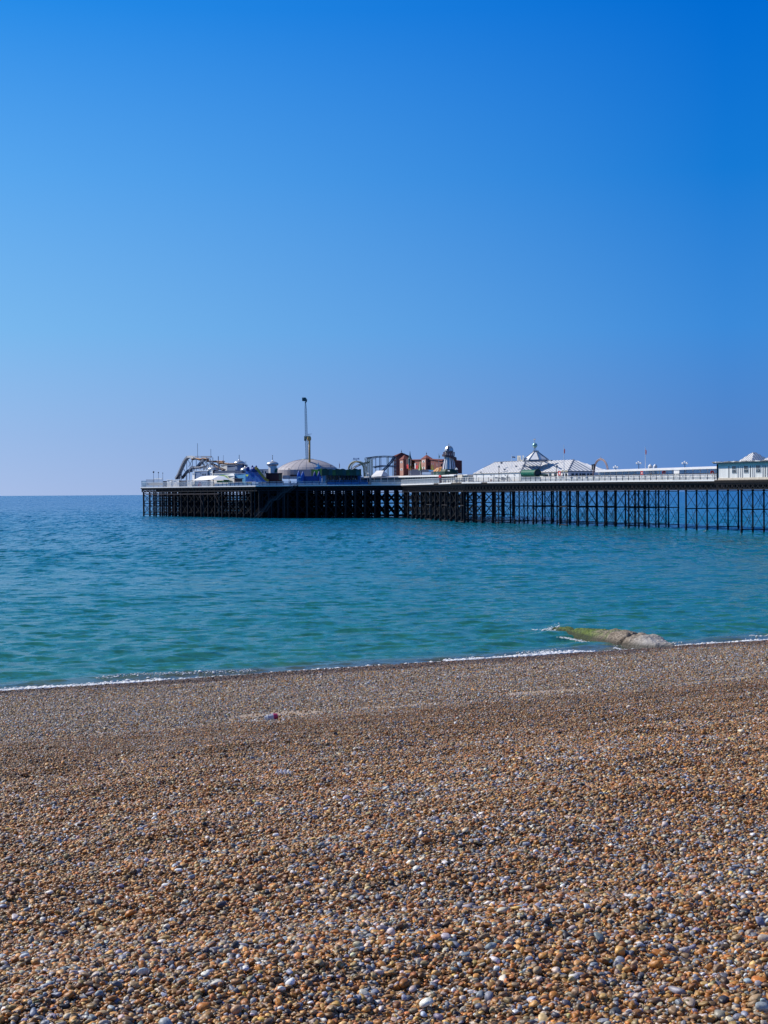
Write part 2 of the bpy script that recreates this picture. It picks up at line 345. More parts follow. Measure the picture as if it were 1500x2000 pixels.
# ------------------------------------------------------------------ sea
def sea_material():
    m = bpy.data.materials.new('sea_water'); m.use_nodes = True
    n = m.node_tree.nodes; l = m.node_tree.links; b = n['Principled BSDF']
    b.inputs['Roughness'].default_value = 0.16; b.inputs['IOR'].default_value = 1.33; b.inputs['Specular IOR Level'].default_value = 0.32
    g = n.new('ShaderNodeNewGeometry')
    dw = nd(n, 'ShaderNodeVectorMath', operation='DOT_PRODUCT'); dw.inputs[1].default_value = (WX[0], WX[1], 0); l.new(g.outputs['Position'], dw.inputs[0])
    big = n.new('ShaderNodeTexNoise'); big.inputs['Scale'].default_value = 0.02; big.inputs['Detail'].default_value = 4
    sc = n.new('ShaderNodeMapping'); sc.inputs['Scale'].default_value = (0.5, 1.6, 1); l.new(g.outputs['Position'], sc.inputs[0]); l.new(sc.outputs[0], big.inputs['Vector'])
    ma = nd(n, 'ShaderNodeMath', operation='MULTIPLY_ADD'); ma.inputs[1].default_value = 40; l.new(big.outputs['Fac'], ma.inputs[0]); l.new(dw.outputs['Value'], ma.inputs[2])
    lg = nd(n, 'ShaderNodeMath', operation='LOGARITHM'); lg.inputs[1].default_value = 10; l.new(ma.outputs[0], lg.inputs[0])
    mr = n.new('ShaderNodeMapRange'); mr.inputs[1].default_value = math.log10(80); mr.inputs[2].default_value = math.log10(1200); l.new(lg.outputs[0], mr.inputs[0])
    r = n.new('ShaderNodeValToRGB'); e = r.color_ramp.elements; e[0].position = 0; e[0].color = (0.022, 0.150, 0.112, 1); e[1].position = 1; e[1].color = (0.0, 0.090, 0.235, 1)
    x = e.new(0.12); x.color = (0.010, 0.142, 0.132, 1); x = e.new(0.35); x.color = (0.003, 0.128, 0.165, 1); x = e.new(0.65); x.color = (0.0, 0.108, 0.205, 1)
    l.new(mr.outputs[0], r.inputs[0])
    sh = n.new('ShaderNodeMapRange'); sh.inputs[1].default_value = 60.6; sh.inputs[2].default_value = 65; sh.interpolation_type = 'SMOOTHSTEP'; l.new(dw.outputs['Value'], sh.inputs[0])
    mx = nd(n, 'ShaderNodeMix', data_type='RGBA'); mx.inputs['A'].default_value = (0.085, 0.085, 0.06, 1); l.new(sh.outputs[0], mx.inputs['Factor']); l.new(r.outputs[0], mx.inputs['B'])
    l.new(mx.outputs['Result'], b.inputs['Base Color'])
    # ripples: wave slopes at several sizes tilt the surface normal
    mp = n.new('ShaderNodeMapping'); mp.inputs['Rotation'].default_value = (0, 0, R(-20)); mp.inputs['Scale'].default_value = (0.75, 1.0, 1); l.new(g.outputs['Position'], mp.inputs[0])
    tot = g.outputs['Normal']
    mp2 = n.new('ShaderNodeMapping'); mp2.inputs['Rotation'].default_value = (0, 0, R(-4)); mp2.inputs['Scale'].default_value = (1.0, 0.11, 1); l.new(g.outputs['Position'], mp2.inputs[0])
    farm = n.new('ShaderNodeMapRange'); farm.inputs[1].default_value = 100; farm.inputs[2].default_value = 230; l.new(dw.outputs['Value'], farm.inputs[0])
    for sc_, am, m2_ in ((8.0, .22, 0), (2.4, .45, 0), (1.0, .80, 0), (.42, .26, 0), (.12, .12, 0), (.02, .10, 0), (1.1, .95, 1), (.3, .36, 1)):
        x = n.new('ShaderNodeTexNoise'); x.inputs['Scale'].default_value = sc_; x.inputs['Detail'].default_value = 2.0; x.inputs['Roughness'].default_value = .55; l.new((mp2 if m2_ else mp).outputs[0], x.inputs['Vector'])
        sb = nd(n, 'ShaderNodeVectorMath', operation='SUBTRACT'); sb.inputs[1].default_value = (.5, .5, .5); l.new(x.outputs['Color'], sb.inputs[0])
        ml = nd(n, 'ShaderNodeVectorMath', operation='MULTIPLY'); ml.inputs[1].default_value = (am * 1.2, am * 1.5, 0); l.new(sb.outputs[0], ml.inputs[0])
        if m2_:
            m3_ = nd(n, 'ShaderNodeVectorMath', operation='SCALE'); l.new(ml.outputs[0], m3_.inputs[0]); l.new(farm.outputs[0], m3_.inputs['Scale']); ml = m3_
        ad = nd(n, 'ShaderNodeVectorMath', operation='ADD'); l.new(tot, ad.inputs[0]); l.new(ml.outputs[0], ad.inputs[1]); tot = ad.outputs[0]
    nm = nd(n, 'ShaderNodeVectorMath', operation='NORMALIZE'); l.new(tot, nm.inputs[0]); l.new(nm.outputs[0], b.inputs['Normal'])
    return m
_w = []
for k in range(46):
    lam = float(np.exp(rng.uniform(math.log(1.1), math.log(11)))); th = math.atan2(0.888, -0.46) + rng.normal(0, 0.42)
    _w.append((lam, 2 * math.pi / lam * math.cos(th), 2 * math.pi / lam * math.sin(th), 0.0082 * lam ** 0.55, rng.uniform(0, 6.28)))
def sea_z(p, q):
    x, y = xy(p, q); z = np.zeros_like(x)
    gust = 0.75 + 0.9 * (vnoise(p / 26.0, q / 34.0, 71) + 0.4 * vnoise(p / 9.0, q / 12.0, 72))
    for lam, a, c, am, ph in _w:
        f = a * x + c * y + ph
        z += am * (np.sin(f) + 0.25 * np.sin(2 * f)) * (1 - smooth(lam * 60, lam * 120, q)) * (1 - 0.6 * smooth(4, 9, lam) * (1 - smooth(70, 130, q)))
    z = z * gust
    z = z * (0.15 + 0.85 * smooth(59.5, 66, q)) * (1 - smooth(700, 790, q)) * smooth(-335, -320, p) * (1 - smooth(320, 335, p))
    # the small wave that breaks on the shingle
    amp = 0.10 * (0.4 + 1.2 * np.clip(vnoise(p / 7.0, q * 0 + 3, 9) + 0.5, 0, 1))
    z = z + amp * np.exp(-((q - 62.3 - 1.2 * vnoise(p / 6.0, q * 0, 8)) / 0.55) ** 2) * smooth(-335, -320, p) * (1 - smooth(320, 335, p))
    return z
ps = np.concatenate([[-30000, -8000, -2500, -900, -500], np.arange(-336, -80, 1.1), np.arange(-80, -14, .55), np.arange(-14, 70, 0.30), np.arange(70, 160, 0.55), np.arange(160, 337, 1.1), [500, 1000, 3000, 9000, 30000]])
qs = np.concatenate([[54, 57], np.arange(58.5, 70, 0.22), np.arange(70, 120, 0.36), np.arange(120, 260, 0.7), np.arange(260, 800, 1.5), [900, 1500, 4000, 12000, 38000]])
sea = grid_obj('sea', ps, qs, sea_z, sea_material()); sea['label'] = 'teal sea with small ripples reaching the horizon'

# ------------------------------------------------------------------ pier
pier = thing('pier', 'long pleasure pier on black iron columns with a white deck edge', 'pier', tuple(B(907)))
E = [B(px) for px, v in EDGE]
E[7] = B(1500); E.insert(7, V(E[6]))     # kiosk bay steps out from here
n_out = V((-0.91, -0.415, 0))
near = [E[0], E[1], E[2], E[3], E[4], E[5], E[6]]
wid = [56, 56, 40, 26, 20, 13.5, 13.5]
far_ = [p + MD * w for p, w in zip(near, wid)]
K0 = B(1413) + n_out * 2.2; K1 = K0 + UD * 26
near2 = [B(1413), K0, K1, K1 + MD * 2.2, K1 + MD * 2.2 + UD * 40]
slab = MB(); under = MB(); strip = MB()
def zz(p): return zdeck(p.y)
for a, b, c, d in zip(near[:-1], near[1:], far_[1:], far_[:-1]):
    slab.hexa([V((p.x, p.y, zz(p) - 0.12)) for p in (a, b, c, d)] + [V((p.x, p.y, zz(p))) for p in (a, b, c, d)])
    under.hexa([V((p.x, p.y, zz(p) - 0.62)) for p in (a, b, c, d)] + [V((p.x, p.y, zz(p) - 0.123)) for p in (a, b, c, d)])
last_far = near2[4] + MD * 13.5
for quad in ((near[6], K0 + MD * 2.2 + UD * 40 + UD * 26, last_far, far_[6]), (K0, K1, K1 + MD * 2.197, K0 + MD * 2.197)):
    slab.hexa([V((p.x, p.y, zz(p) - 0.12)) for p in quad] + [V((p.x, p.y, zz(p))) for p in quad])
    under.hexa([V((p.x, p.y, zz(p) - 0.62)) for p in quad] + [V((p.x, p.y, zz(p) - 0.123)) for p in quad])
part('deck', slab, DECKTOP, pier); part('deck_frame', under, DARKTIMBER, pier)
edge_runs = [(275, 848), (858, 882), (903, 941), (953, 1413)]
for a, b in edge_runs:
    s = MB(); xs = [a] + [p for p, v in EDGE if a < p < b] + [b]
    for u, w in zip(xs[:-1], xs[1:]):
        A, Bb = B(u), B(w); d = (Bb - A).normalized(); o = V((d.y, -d.x, 0)); o = -o if o.dot(n_out) < 0 else o
        for p in (A, Bb): pass
        s.hexa([A + o * 0.01 + V((0, 0, -0.24)), Bb + o * 0.01 + V((0, 0, -0.24)), Bb + o * 0.16 + V((0, 0, -0.24)), A + o * 0.16 + V((0, 0, -0.24)),
                A + o * 0.01 + V((0, 0, 0.06)), Bb + o * 0.01 + V((0, 0, 0.06)), Bb + o * 0.16 + V((0, 0, 0.06)), A + o * 0.16 + V((0, 0, 0.06))])
    part('deck_edge', s, WHITE, pier)
# end face strip (away from camera at the seaward end)
s = MB(); s.beam(E[0] + V((0, 0, -0.09)), far_[0] + V((0, 0, -0.09)), 0.15, 0.3); part('deck_edge', s, WHITE, pier)

UNDER = 8.22
def lattice(mb, a, b, z0, z1, step=1.6, w=0.12, chord=0.28, plate=False):
    a = V(a); b = V(b); L = (b - a).length; n = max(1, round(L / step)); d = (b - a) / n
    za = lambda p: V((p.x, p.y, z1 if z1 is not None else zz(p) - 0.62))
    lo = lambda p: V((p.x, p.y, z0))
    mb.beam(lo(a), lo(b), 0.3, chord); mb.beam(za(a) - V((0, 0, .14)), za(b) - V((0, 0, .14)), 0.3, chord)
    for i in range(n):
        p = a + d * i; q = a + d * (i + 1)
        if plate: mb.hexa([lo(p) + MD * .02, lo(q) + MD * .02, lo(q) + MD * .08, lo(p) + MD * .08, za(p) + MD * .02, za(q) + MD * .02, za(q) + MD * .08, za(p) + MD * .08])
        mb.beam(lo(p), za(q), w); mb.beam(lo(q), za(p), w); mb.beam(lo(p), za(p), w * 1.4)
# main girders: outer one latticed, inner ones plated
pts_line = near[2:7] + [near2[4]]
for k, off in enumerate((0.45, 2.9, 5.3, 7.7, 10.1, 12.5)):
    g = MB()
    for a, b in zip(pts_line[:-1], pts_line[1:]):
        lattice(g, a + MD * off, b + MD * off, UNDER + 0.14, None, step=2.0 if k else 1.7, w=0.16, plate=(k >= 1))
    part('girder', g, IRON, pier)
g = MB(); lattice(g, K0 + MD * .3, K1 + MD * .3, UNDER + 0.14, None, 1.5, 0.16); part('girder', g, IRON, pier)
for k, off in enumerate((0.5, 6, 12, 20, 30, 44, 55)):
    g = MB()
    for a, b in zip(near[:2], near[1:3]):
        lattice(g, a + MD * off, b + MD * off, 9.05 if k == 0 else 9.0, None, step=2.4, w=0.18, plate=(k in (1, 3, 5)))
    part('girder', g, IRON, pier)

# columns
cm = MB(); cm.lathe((0, 0, 0), [(1.25, -0.2), (1.25, .045), (1.45, .05), (1.45, .08), (1, .09), (1, .515), (1.35, .518), (1.35, .548), (1, .551), (1, .965), (1.4, .985), (1.4, 1.0)], n=8); colmesh = cm.mesh('column', IRON)
cols = []
def column(x, y, top, r, bottom=-1.5):
    cols.append((x, y, top, r, bottom))
def make_column(x, y, top, r, bottom):
    o = link('column', colmesh, pier, V((x, y, bottom + 0.2 * (top - bottom) / 1.2)) - V(pier.location))
    o.scale = (r, r, (top - bottom) / 1.2); return o
def xbay(mb, a, b, z0, z1, w=0.07):
    mb.beam((a.x, a.y, z0), (b.x, b.y, z1), w); mb.beam((b.x, b.y, z0), (a.x, a.y, z1), w)
BM = V((0.95, 0.31, 0)).normalized()
def bent(p0, n=6, gap=2.37, r=0.165, first=0.0):
    pts = [V((p0.x, p0.y, 0)) + BM * (first + gap * k) for k in range(n)]
    for i, p in enumerate(pts): column(p.x, p.y, UNDER, r * (1.15 if i in (0,) else 1.0))
    for z, w in ((8.02, 0.16), (4.45, 0.22), (0.62, 0.16)):
        t = MB(); t.beam((pts[0].x - 0.2, pts[0].y, z), (pts[-1].x, pts[-1].y, z), w, w); part('tie_beam', t, IRON, pier)
    for a, b in zip(pts[:-1], pts[1:]):
        for z0, z1 in ((0.65, 4.4), (4.5, 7.95)):
            t = MB(); xbay(t, a, b, z0, z1)
            if random.random() < .55: c_ = (b - a) * random.choice((.22, .3)); xbay(t, a + c_ + MD * .6, b - c_ + MD * .6, z0, z1, .05)
            part('cross_brace', t, IRON, pier)
    return pts
b5 = V((near[5].x, near[5].y, 0)); step = V((near[5].x - near[4].x, near[5].y - near[4].y, 0))
bents = []
for k in range(-4, 4):
    p = b5 + step * k
    ext = k in (1, 2)
    bents.append(bent(p, n=7 if ext else (8 if k < -1 else 6), first=-2.2 if k in (1,) else 0.0, gap=2.45))
    if k in (-4, -3, -2): bent(p + step * .45 + BM * 1.1, n=7, gap=2.6, r=0.13)
# open bays with doubled braces where the pier starts to widen
sp = [(907, 0.4), (930, 5.5), (942, 0.3), (962.5, 5.5)]
pp = []
for px, bk in sp:
    p = B(px, bk); column(p.x, p.y, UNDER, 0.27); pp.append(V((p.x, p.y, 0)))
for a, b in ((pp[0], pp[1]), (pp[2], pp[3]), (pp[1], pp[2])):
    t = MB()
    for z0, z1 in ((0.65, 4.4), (4.5, 7.95)): xbay(t, a, b, z0, z1, 0.09)
    xbay(t, a, b, 1.4, 3.7, 0.06); part('cross_brace', t, IRON, pier)
    for z in (8.0, 4.45, 0.62): t = MB(); t.beam((a.x, a.y, z), (b.x, b.y, z), 0.2); part('tie_beam', t, IRON, pier)
# low fendered landing frames in front of the widening
for pa, pb in ((779, 786), (833, 843), (863, 874), (895, 906), (968, 974), (1093, 1108)):
    t = MB(); a = B(pa, -2.0); b = B(pb, -2.0)
    for p in (a, b): t.beam((p.x, p.y, -1), (p.x, p.y, 8.6), 0.24)
    for z in (0.35, 4.6, 8.4): t.beam((a.x, a.y, z), (b.x, b.y, z), 0.18)
    part('landing_frame', t, mat('brown_fender_timber', (0.018, 0.014, 0.014), 0.8, 0.3, 1.5), pier)
# pier head: rows of columns
def row_set(a, b, n_rows, width, gap, r, top=9.0, pxmax=None):
    out = []
    for i in range(n_rows):
        t = (i + 0.15) / n_rows; p = a.lerp(b, t) + MD * 0.8; p = V((p.x, p.y, 0))
        n = int(width / gap); row = [p + MD * gap * k for k in range(n)]
        if pxmax: row = [c for c in row if 750 + F * c.x / c.y < pxmax or (c - p).length < gap * 1.5]
        for c in row: column(c.x, c.y, top, r)
        m_ = MB()
        for u, w in zip(row[:-1], row[1:]):
            xbay(m_, u, w, 0.8, 4.6, 0.13); xbay(m_, u, w, 4.8, 8.2, 0.13)
        for z in (8.3, 4.7, 0.7): m_.beam((row[0].x, row[0].y, z), (row[-1].x, row[-1].y, z), 0.26)
        part('cross_brace', m_, IRON, pier)
        out.append(row)
    for u, w in zip(out[:-1], out[1:]):
        m_ = MB(); js = (0, 1, 2, 4, 7)
        for j in js:
            if j >= min(len(u), len(w)): continue
            xbay(m_, u[j], w[j], 0.8, 4.6, 0.12); xbay(m_, u[j], w[j], 4.8, 8.2, 0.12)
        m_.beam((u[0].x, u[0].y, 8.3), (w[0].x, w[0].y, 8.3), 0.22)
        part('cross_brace', m_, IRON, pier)
    return out
r1 = row_set(E[0], E[1], 17, 54, 3.9, 0.34)
r2 = row_set(E[1], E[2], 15, 50, 3.6, 0.38)
r3 = row_set(E[2], E[3], 13, 26, 3.5, 0.32, 8.5, pxmax=906)
# knee braces under the seaward deck edge
t = MB()
for row in r1:
    p = row[0]
    for d in (UD, -UD, MD):
        t.beam((p.x, p.y, 7.9), tuple(V((p.x, p.y, 9.9)) + d * 1.9), 0.14)
part('knee_brace', t, IRON, pier)
cols.sort(key=lambda c: c[1])
for c in cols[:300]: make_column(*c)
rest = MB()
for x, y, top, r, bt in cols[300:]: rest.tube((x, y, bt), (x, y, top), r, n=7)
o = part('column_mass', rest, IRON, pier); o['kind'] = 'stuff'
# slender fishing stage at the seaward side and its beam
t = MB(); lastp = None
for px in (397, 428, 497.5, 556, 600):
    p = B(px, -1.2); t.beam((p.x, p.y, -1), (p.x, p.y, 8.8 if px < 450 else 10), 0.2)
    if px < 450:
        q = B(px - 9, -1.2); t.beam((p.x, p.y, 4.3), (q.x, q.y, 8.1), 0.13)
a = B(285, -1.2); c = B(428, -1.2); t.beam((a.x, a.y, 8.1), (c.x, c.y, 8.1), 0.22)
part('landing_frame', t, mat('rusty_stage_steel', (0.05, 0.035, 0.04), 0.7, 0.3, 1.5), pier)
# staircase down to the water
STEEL = mat('grey_stair_steel', (0.028, 0.032, 0.045), 0.7)
st = [P(576, 948, -1.2), P(560, 961, -1.2), P(553, 961.5, -1.2), P(539, 976, -1.2), P(530, 976.5, -1.2), P(514, 999, -1.2), P(509, 999, -1.2), P(497, 1012, -1.2)]
sm = MB(); hr = MB()
for a, b in zip(st[:-1], st[1:]):
    sm.beam(a - MD * .1, b - MD * .1, 0.12, 0.32); sm.beam(a + MD * 1.1, b + MD * 1.1, 0.12, 0.32)
    n = max(2, int((b - a).length / 0.45))
    for i in range(n):
        c = a.lerp(b, (i + .5) / n); sm.beam(c - MD * .05, c + MD * 1.05, 0.3, 0.06)
    for off in (-0.1, 1.1):
        for hh in (0.55, 1.05): hr.beam(a + MD * off + V((0, 0, hh)), b + MD * off + V((0, 0, hh)), 0.07)
        for i in range(3):
            c = a.lerp(b, i / 3) + MD * off; hr.beam(c, c + V((0, 0, 1.05)), 0.06)
for c in (st[2], st[4], st[6]): sm.beam(c, (c.x, c.y, -1), 0.16)
stair = part('staircase', sm, STEEL, pier); h_ = link('handrail', hr.mesh('handrail', STEEL, wloc(pier)), stair)

# ------------------------------------------------------------------ railings
def railing(pxa, pxb, label, pitch, panel, postmat, height=1.15, toprail=WHITE, back=0.25, bal=0.16, balw=0.035, infill=None):
    r = thing('railing', label, 'railing', tuple(B(pxa, back)), 'railings along the pier edge')
    pm = MB(); pm.beam((0, 0, 0), (0, 0, height + 0.08), 0.11); pme = pm.mesh('post', postmat)
    xs = [pxa] + [p for p, v in EDGE if pxa < p < pxb] + [pxb]
    tr = MB()
    for u, w in zip(xs[:-1], xs[1:]):
        A, C = B(u, back), B(w, back); L = (C - A).length; n = max(1, round(L / pitch))
        tr.beam(A + V((0, 0, height)), C + V((0, 0, height)), 0.09, 0.08)
        for i in range(n):
            p = A.lerp(C, i / n); q = A.lerp(C, (i + 1) / n)
            link('post', pme, r, p - V(r.location))
            b = MB(); d = (q - p); k = max(2, int(d.length / bal))
            b.beam(p + V((0, 0, .12)), q + V((0, 0, .12)), 0.05, 0.05); b.beam(p + V((0, 0, height * .62)), q + V((0, 0, height * .62)), 0.04, 0.04)
            for j in range(1, k): c = p + d * (j / k); b.beam(c + V((0, 0, .1)), c + V((0, 0, height - .03)), balw)
            if infill:
                b.hexa([p + V((0, 0, .2)) + MD * .03, q + V((0, 0, .2)) + MD * .03, q + V((0, 0, .2)) + MD * .06, p + V((0, 0, .2)) + MD * .06] +
                       [p + V((0, 0, infill)) + MD * .03, q + V((0, 0, infill)) + MD * .03, q + V((0, 0, infill)) + MD * .06, p + V((0, 0, infill)) + MD * .06])
            part('railing_panel', b, panel, r)
    part('top_rail', tr, toprail, r)
    return r
BLUEWHITE = mat('blue_white_railing', (0.40, 0.50, 0.62), 0.5)
railing(277, 418, 'white baluster railing at the seaward end below the log flume', 2.6, WHITE, WHITE, 1.75, bal=0.5, balw=0.14)
railing(419, 638, 'grey blue railing with dark posts in front of the blue inflatables', 2.6, BLUEWHITE, NAVY, 1.3, bal=0.3, balw=0.07, infill=0.75)
railing(639, 719, 'dark blue railing in front of the green scalloped canopy', 2.6, MIDBLUE, NAVY, 1.5, toprail=MIDBLUE, bal=0.3, balw=0.08, infill=1.0)
railing(724, 858, 'white railing in front of the red towered fun house', 2.2, OFFWHITE, OFFWHITE, 1.45, bal=0.25, balw=0.06, infill=0.7)
railing(863, 1016, 'dark posted railing below the helter skelter and white hall', 2.6, OFFWHITE, NAVY, 1.3, bal=0.22, balw=0.03)
railing(1018, 1411, 'dark posted railing along the glazed shelter between hall and kiosk', 2.3, OFFWHITE, NAVY, 1.15, bal=0.2, balw=0.035, infill=0.62)

# ------------------------------------------------------------------ building helpers
def ribs(mb, poly, step, w, direction=None, lift=0.03, h=0.06):
    """seams up a roof facet: poly[0], poly[1] is the eave"""
    o = poly[0]; ex = (poly[1] - poly[0]); L = ex.length; ex = ex.normalized()
    nrm = ex.cross(poly[2] - poly[0]).normalized()
    if nrm.z < 0: nrm = -nrm
    gy = nrm.cross(ex).normalized(); gy = -gy if gy.z < 0 else gy
    P2 = [((p - o).dot(ex), (p - o).dot(gy)) for p in poly]
    xs = [a for a, b in P2]; x = min(xs) + step * .5
    while x < max(xs):
        ys = []
        for (x1, y1), (x2, y2) in zip(P2, P2[1:] + P2[:1]):
            if (x1 - x) * (x2 - x) < 0: ys.append(y1 + (y2 - y1) * (x - x1) / (x2 - x1))
        if len(ys) >= 2 and max(ys) - min(ys) > 0.2:
            a = o + ex * x + gy * min(ys) + nrm * lift; b = o + ex * x + gy * max(ys) + nrm * lift
            mb.beam(a, b, w, h)
        x += step
def slabface(mb, poly, t, m=None):
    nrm = (poly[1] - poly[0]).cross(poly[2] - poly[0]).normalized()
    if nrm.z < 0: nrm = -nrm
    n = len(poly); i = len(mb.v); mb.v += [tuple(p) for p in poly] + [tuple(p - nrm * t) for p in poly]
    k = mb.mi(m) if m else 0
    mb.f.append(tuple(range(i, i + n))); mb.m.append(k); mb.f.append(tuple(range(i + n, i + 2 * n))[::-1]); mb.m.append(k)
    for j in range(n): mb.f.append((i + j, i + (j + 1) % n, i + n + (j + 1) % n, i + n + j)); mb.m.append(k)
def quadbox(pl, pc, pr, back, frac=1.0):
    """footprint A (left near), C (corner), D (right far), G: near face runs with the pier edge, end face along MD"""
    A = B(pl, back); C = B(pc, back); D = along(C, pr); G = A + (D - C)
    return [A, C, D, G]
def shaft(pl, pc, pr, back, pytop, pybase, m, name, parent):
    q = quadbox(pl, pc, pr, back); zt = P(pc, pytop, back).z; zb = P(pc, pybase, back).z
    b = MB(); b.prism([(p.x, p.y) for p in q], zb, zt, m); return q, zb, zt, part(name, b, None, parent)
def pyramid(q, z, zap, over, m, parent, seam=None, ap=None, top=0.0):
    c = sum(q, V()) / 4; b = MB(); base = [V((c.x + (p.x - c.x) * (1 + over), c.y + (p.y - c.y) * (1 + over), z)) for p in q]
    tp = [V((c.x + (p.x - c.x) * top, c.y + (p.y - c.y) * top, zap)) for p in base] if top else [V((c.x, c.y, zap))] * 4
    for i in range(4):
        j = (i + 1) % 4
        if top: b.face([base[i], base[j], tp[j], tp[i]], m)
        else: b.face([base[i], base[j], tp[0]], m)
    b.face([p - V((0, 0, .001)) for p in base][::-1], m)
    if top: b.face(tp, m)
    o = part('roof', b, None, parent)
    if seam:
        s = MB()
        for i in range(4):
            j = (i + 1) % 4; poly = [base[i], base[j], tp[j], tp[i]] if top else [base[i], base[j], tp[0]]
            ribs(s, poly, seam, 0.09)
        link('roof_seam', s.mesh('roof_seam', SEAM, wloc(parent)), o)
    return o, V((c.x, c.y, zap)), base
def finial(top, h, m, parent, r=0.06, n=6):
    b = MB(); b.tube(top - V((0, 0, .2)), top + V((0, 0, h)), r, 0.02, n=n, m=m); b.lathe(top + V((0, 0, h * .35)), [(0.01, -r * 3), (r * 2.5, 0), (0.01, r * 3)], 8, m)
    return part('finial', b, None, parent)
def panel_on(a, b, u0, u1, z0, z1, m, mb, out=0.05, depth=0.08):
    """box standing proud of the wall from a to b between fractions u0..u1"""
    p = a.lerp(b, u0); q = a.lerp(b, u1); d = (b - a).normalized(); o = V((d.y, -d.x, 0))
    if o.y > 0: o = -o
    mb.hexa([V((p.x, p.y, z0)) + o * out, V((q.x, q.y, z0)) + o * out, V((q.x, q.y, z0)) - o * depth, V((p.x, p.y, z0)) - o * depth,
             V((p.x, p.y, z1)) + o * out, V((q.x, q.y, z1)) + o * out, V((q.x, q.y, z1)) - o * depth, V((p.x, p.y, z1)) - o * depth], m)

# ------------------------------------------------------------------ kiosk at the right
KA = B(1418, 0.5) + n_out * 1.9; KL = 27.0
kz = zdeck(285); kt = KA.z + 3.15
kiosk = thing('pavilion', 'white panelled pavilion with pale teal frieze and twin grey pyramid roofs at the right', 'pavilion', tuple(KA))
Kq = [KA, KA + UD * KL, KA + UD * KL + MD * 7, KA + MD * 7]
b = MB(); b.prism([(p.x, p.y) for p in Kq], KA.z - 0.15, kt, OFFWHITE); part('wall', b, None, kiosk)
b = MB(); panel_on(Kq[0], Kq[1], 0.004, 0.996, kt - 0.55, kt - 0.02, PALETEAL, b, 0.05); part('frieze', b, None, kiosk)
b = MB(); panel_on(Kq[0], Kq[1], 0.0, 1.0, KA.z - 0.25, KA.z + 0.35, CREAM, b, 0.09); part('plinth', b, None, kiosk)
kpx = lambda px: (along(KA, px, UD) - KA).length / KL
wins = [(1430.3, 1439.2), (1453.5, 1462.6), (1477, 1486.8), (1501, 1511), (1525, 1536)]
for a, c in wins:
    w = MB(); u0, u1 = kpx(a), kpx(c); panel_on(Kq[0], Kq[1], u0, u1, kt - 1.95, kt - 0.48, WHITE, w, 0.08)
    fr = part('window', w, None, kiosk)
    w = MB(); du = (u1 - u0)
    for i in range(3):
        for j in range(2):
            panel_on(Kq[0], Kq[1], u0 + du * (0.06 + 0.31 * i), u0 + du * (0.32 + 0.31 * i), kt - 1.88 + 0.7 * j, kt - 1.25 + 0.7 * j, WINDOW if (i + j) % 3 else WINDOWBLUE, w, 0.10)
    link('pane', w.mesh('pane', None, wloc(kiosk)), fr)
edges = [1418.5, 1430] + [x for a, c in wins for x in (a - 1, c + 1.5)]
for i, x in enumerate([1424, 1442, 1446.5, 1450.5, 1466, 1470.5, 1474, 1490.5, 1495, 1499, 1514, 1519]):
    w = MB(); u = kpx(x); panel_on(Kq[0], Kq[1], u - 0.0035, u + 0.0035, KA.z + 0.35, kt - 0.56, WINDOW if i % 4 == 0 else GREYROOF, w, 0.045 + 0.02 * (i % 2)); part('panel_batten', w, None, kiosk)
w = MB(); w.tube(KA + n_out * .12 - UD * .05, KA + n_out * .12 - UD * .05 + V((0, 0, 3.1)), 0.13, n=8, m=IRON); part('drainpipe', w, None, kiosk)
b = MB(); c = sum(Kq, V()) / 4
ov = [c + (p - c) * 1.0 for p in Kq]; ov = [Kq[0] + n_out * .7 - UD * .7, Kq[1] + n_out * .7 + UD * .7, Kq[2] - n_out * .7 + UD * .7, Kq[3] - n_out * .7 - UD * .7]
b.prism([(p.x, p.y) for p in ov], kt, kt + 0.22, FASCIA)
for i in range(60):
    p = ov[0].lerp(ov[1], i / 60); h = random.uniform(.05, .22); b.beam((p.x, p.y, kt + .2 + h * .5), (p.x + UD.x * .42, p.y + UD.y * .42, kt + .2 + h * .5), .5, h, m=random.choice([FASCIA, GREYROOF, OFFWHITE]))
part('roof_edge', b, None, kiosk)
for a, c2 in ((1441, 1481), (1489, 1531)):
    p0 = along(KA + MD * .9, a, UD); p1 = along(KA + MD * .9, c2 - 13, UD); q = [p0, p1, p1 + MD * 4.6, p0 + MD * 4.6]
    r_, ap, _ = pyramid([V((p.x, p.y, 0)) for p in q], kt + 0.3, kt + 1.95, 0.0, ROOFWHITE, kiosk, seam=0.55, top=0.16)
    t = MB(); t.beam(ap - V((.35, 0, 0)), ap + V((.35, 0, 0)), .5, .16, m=GREYROOF); part('roof_vent', t, None, kiosk)

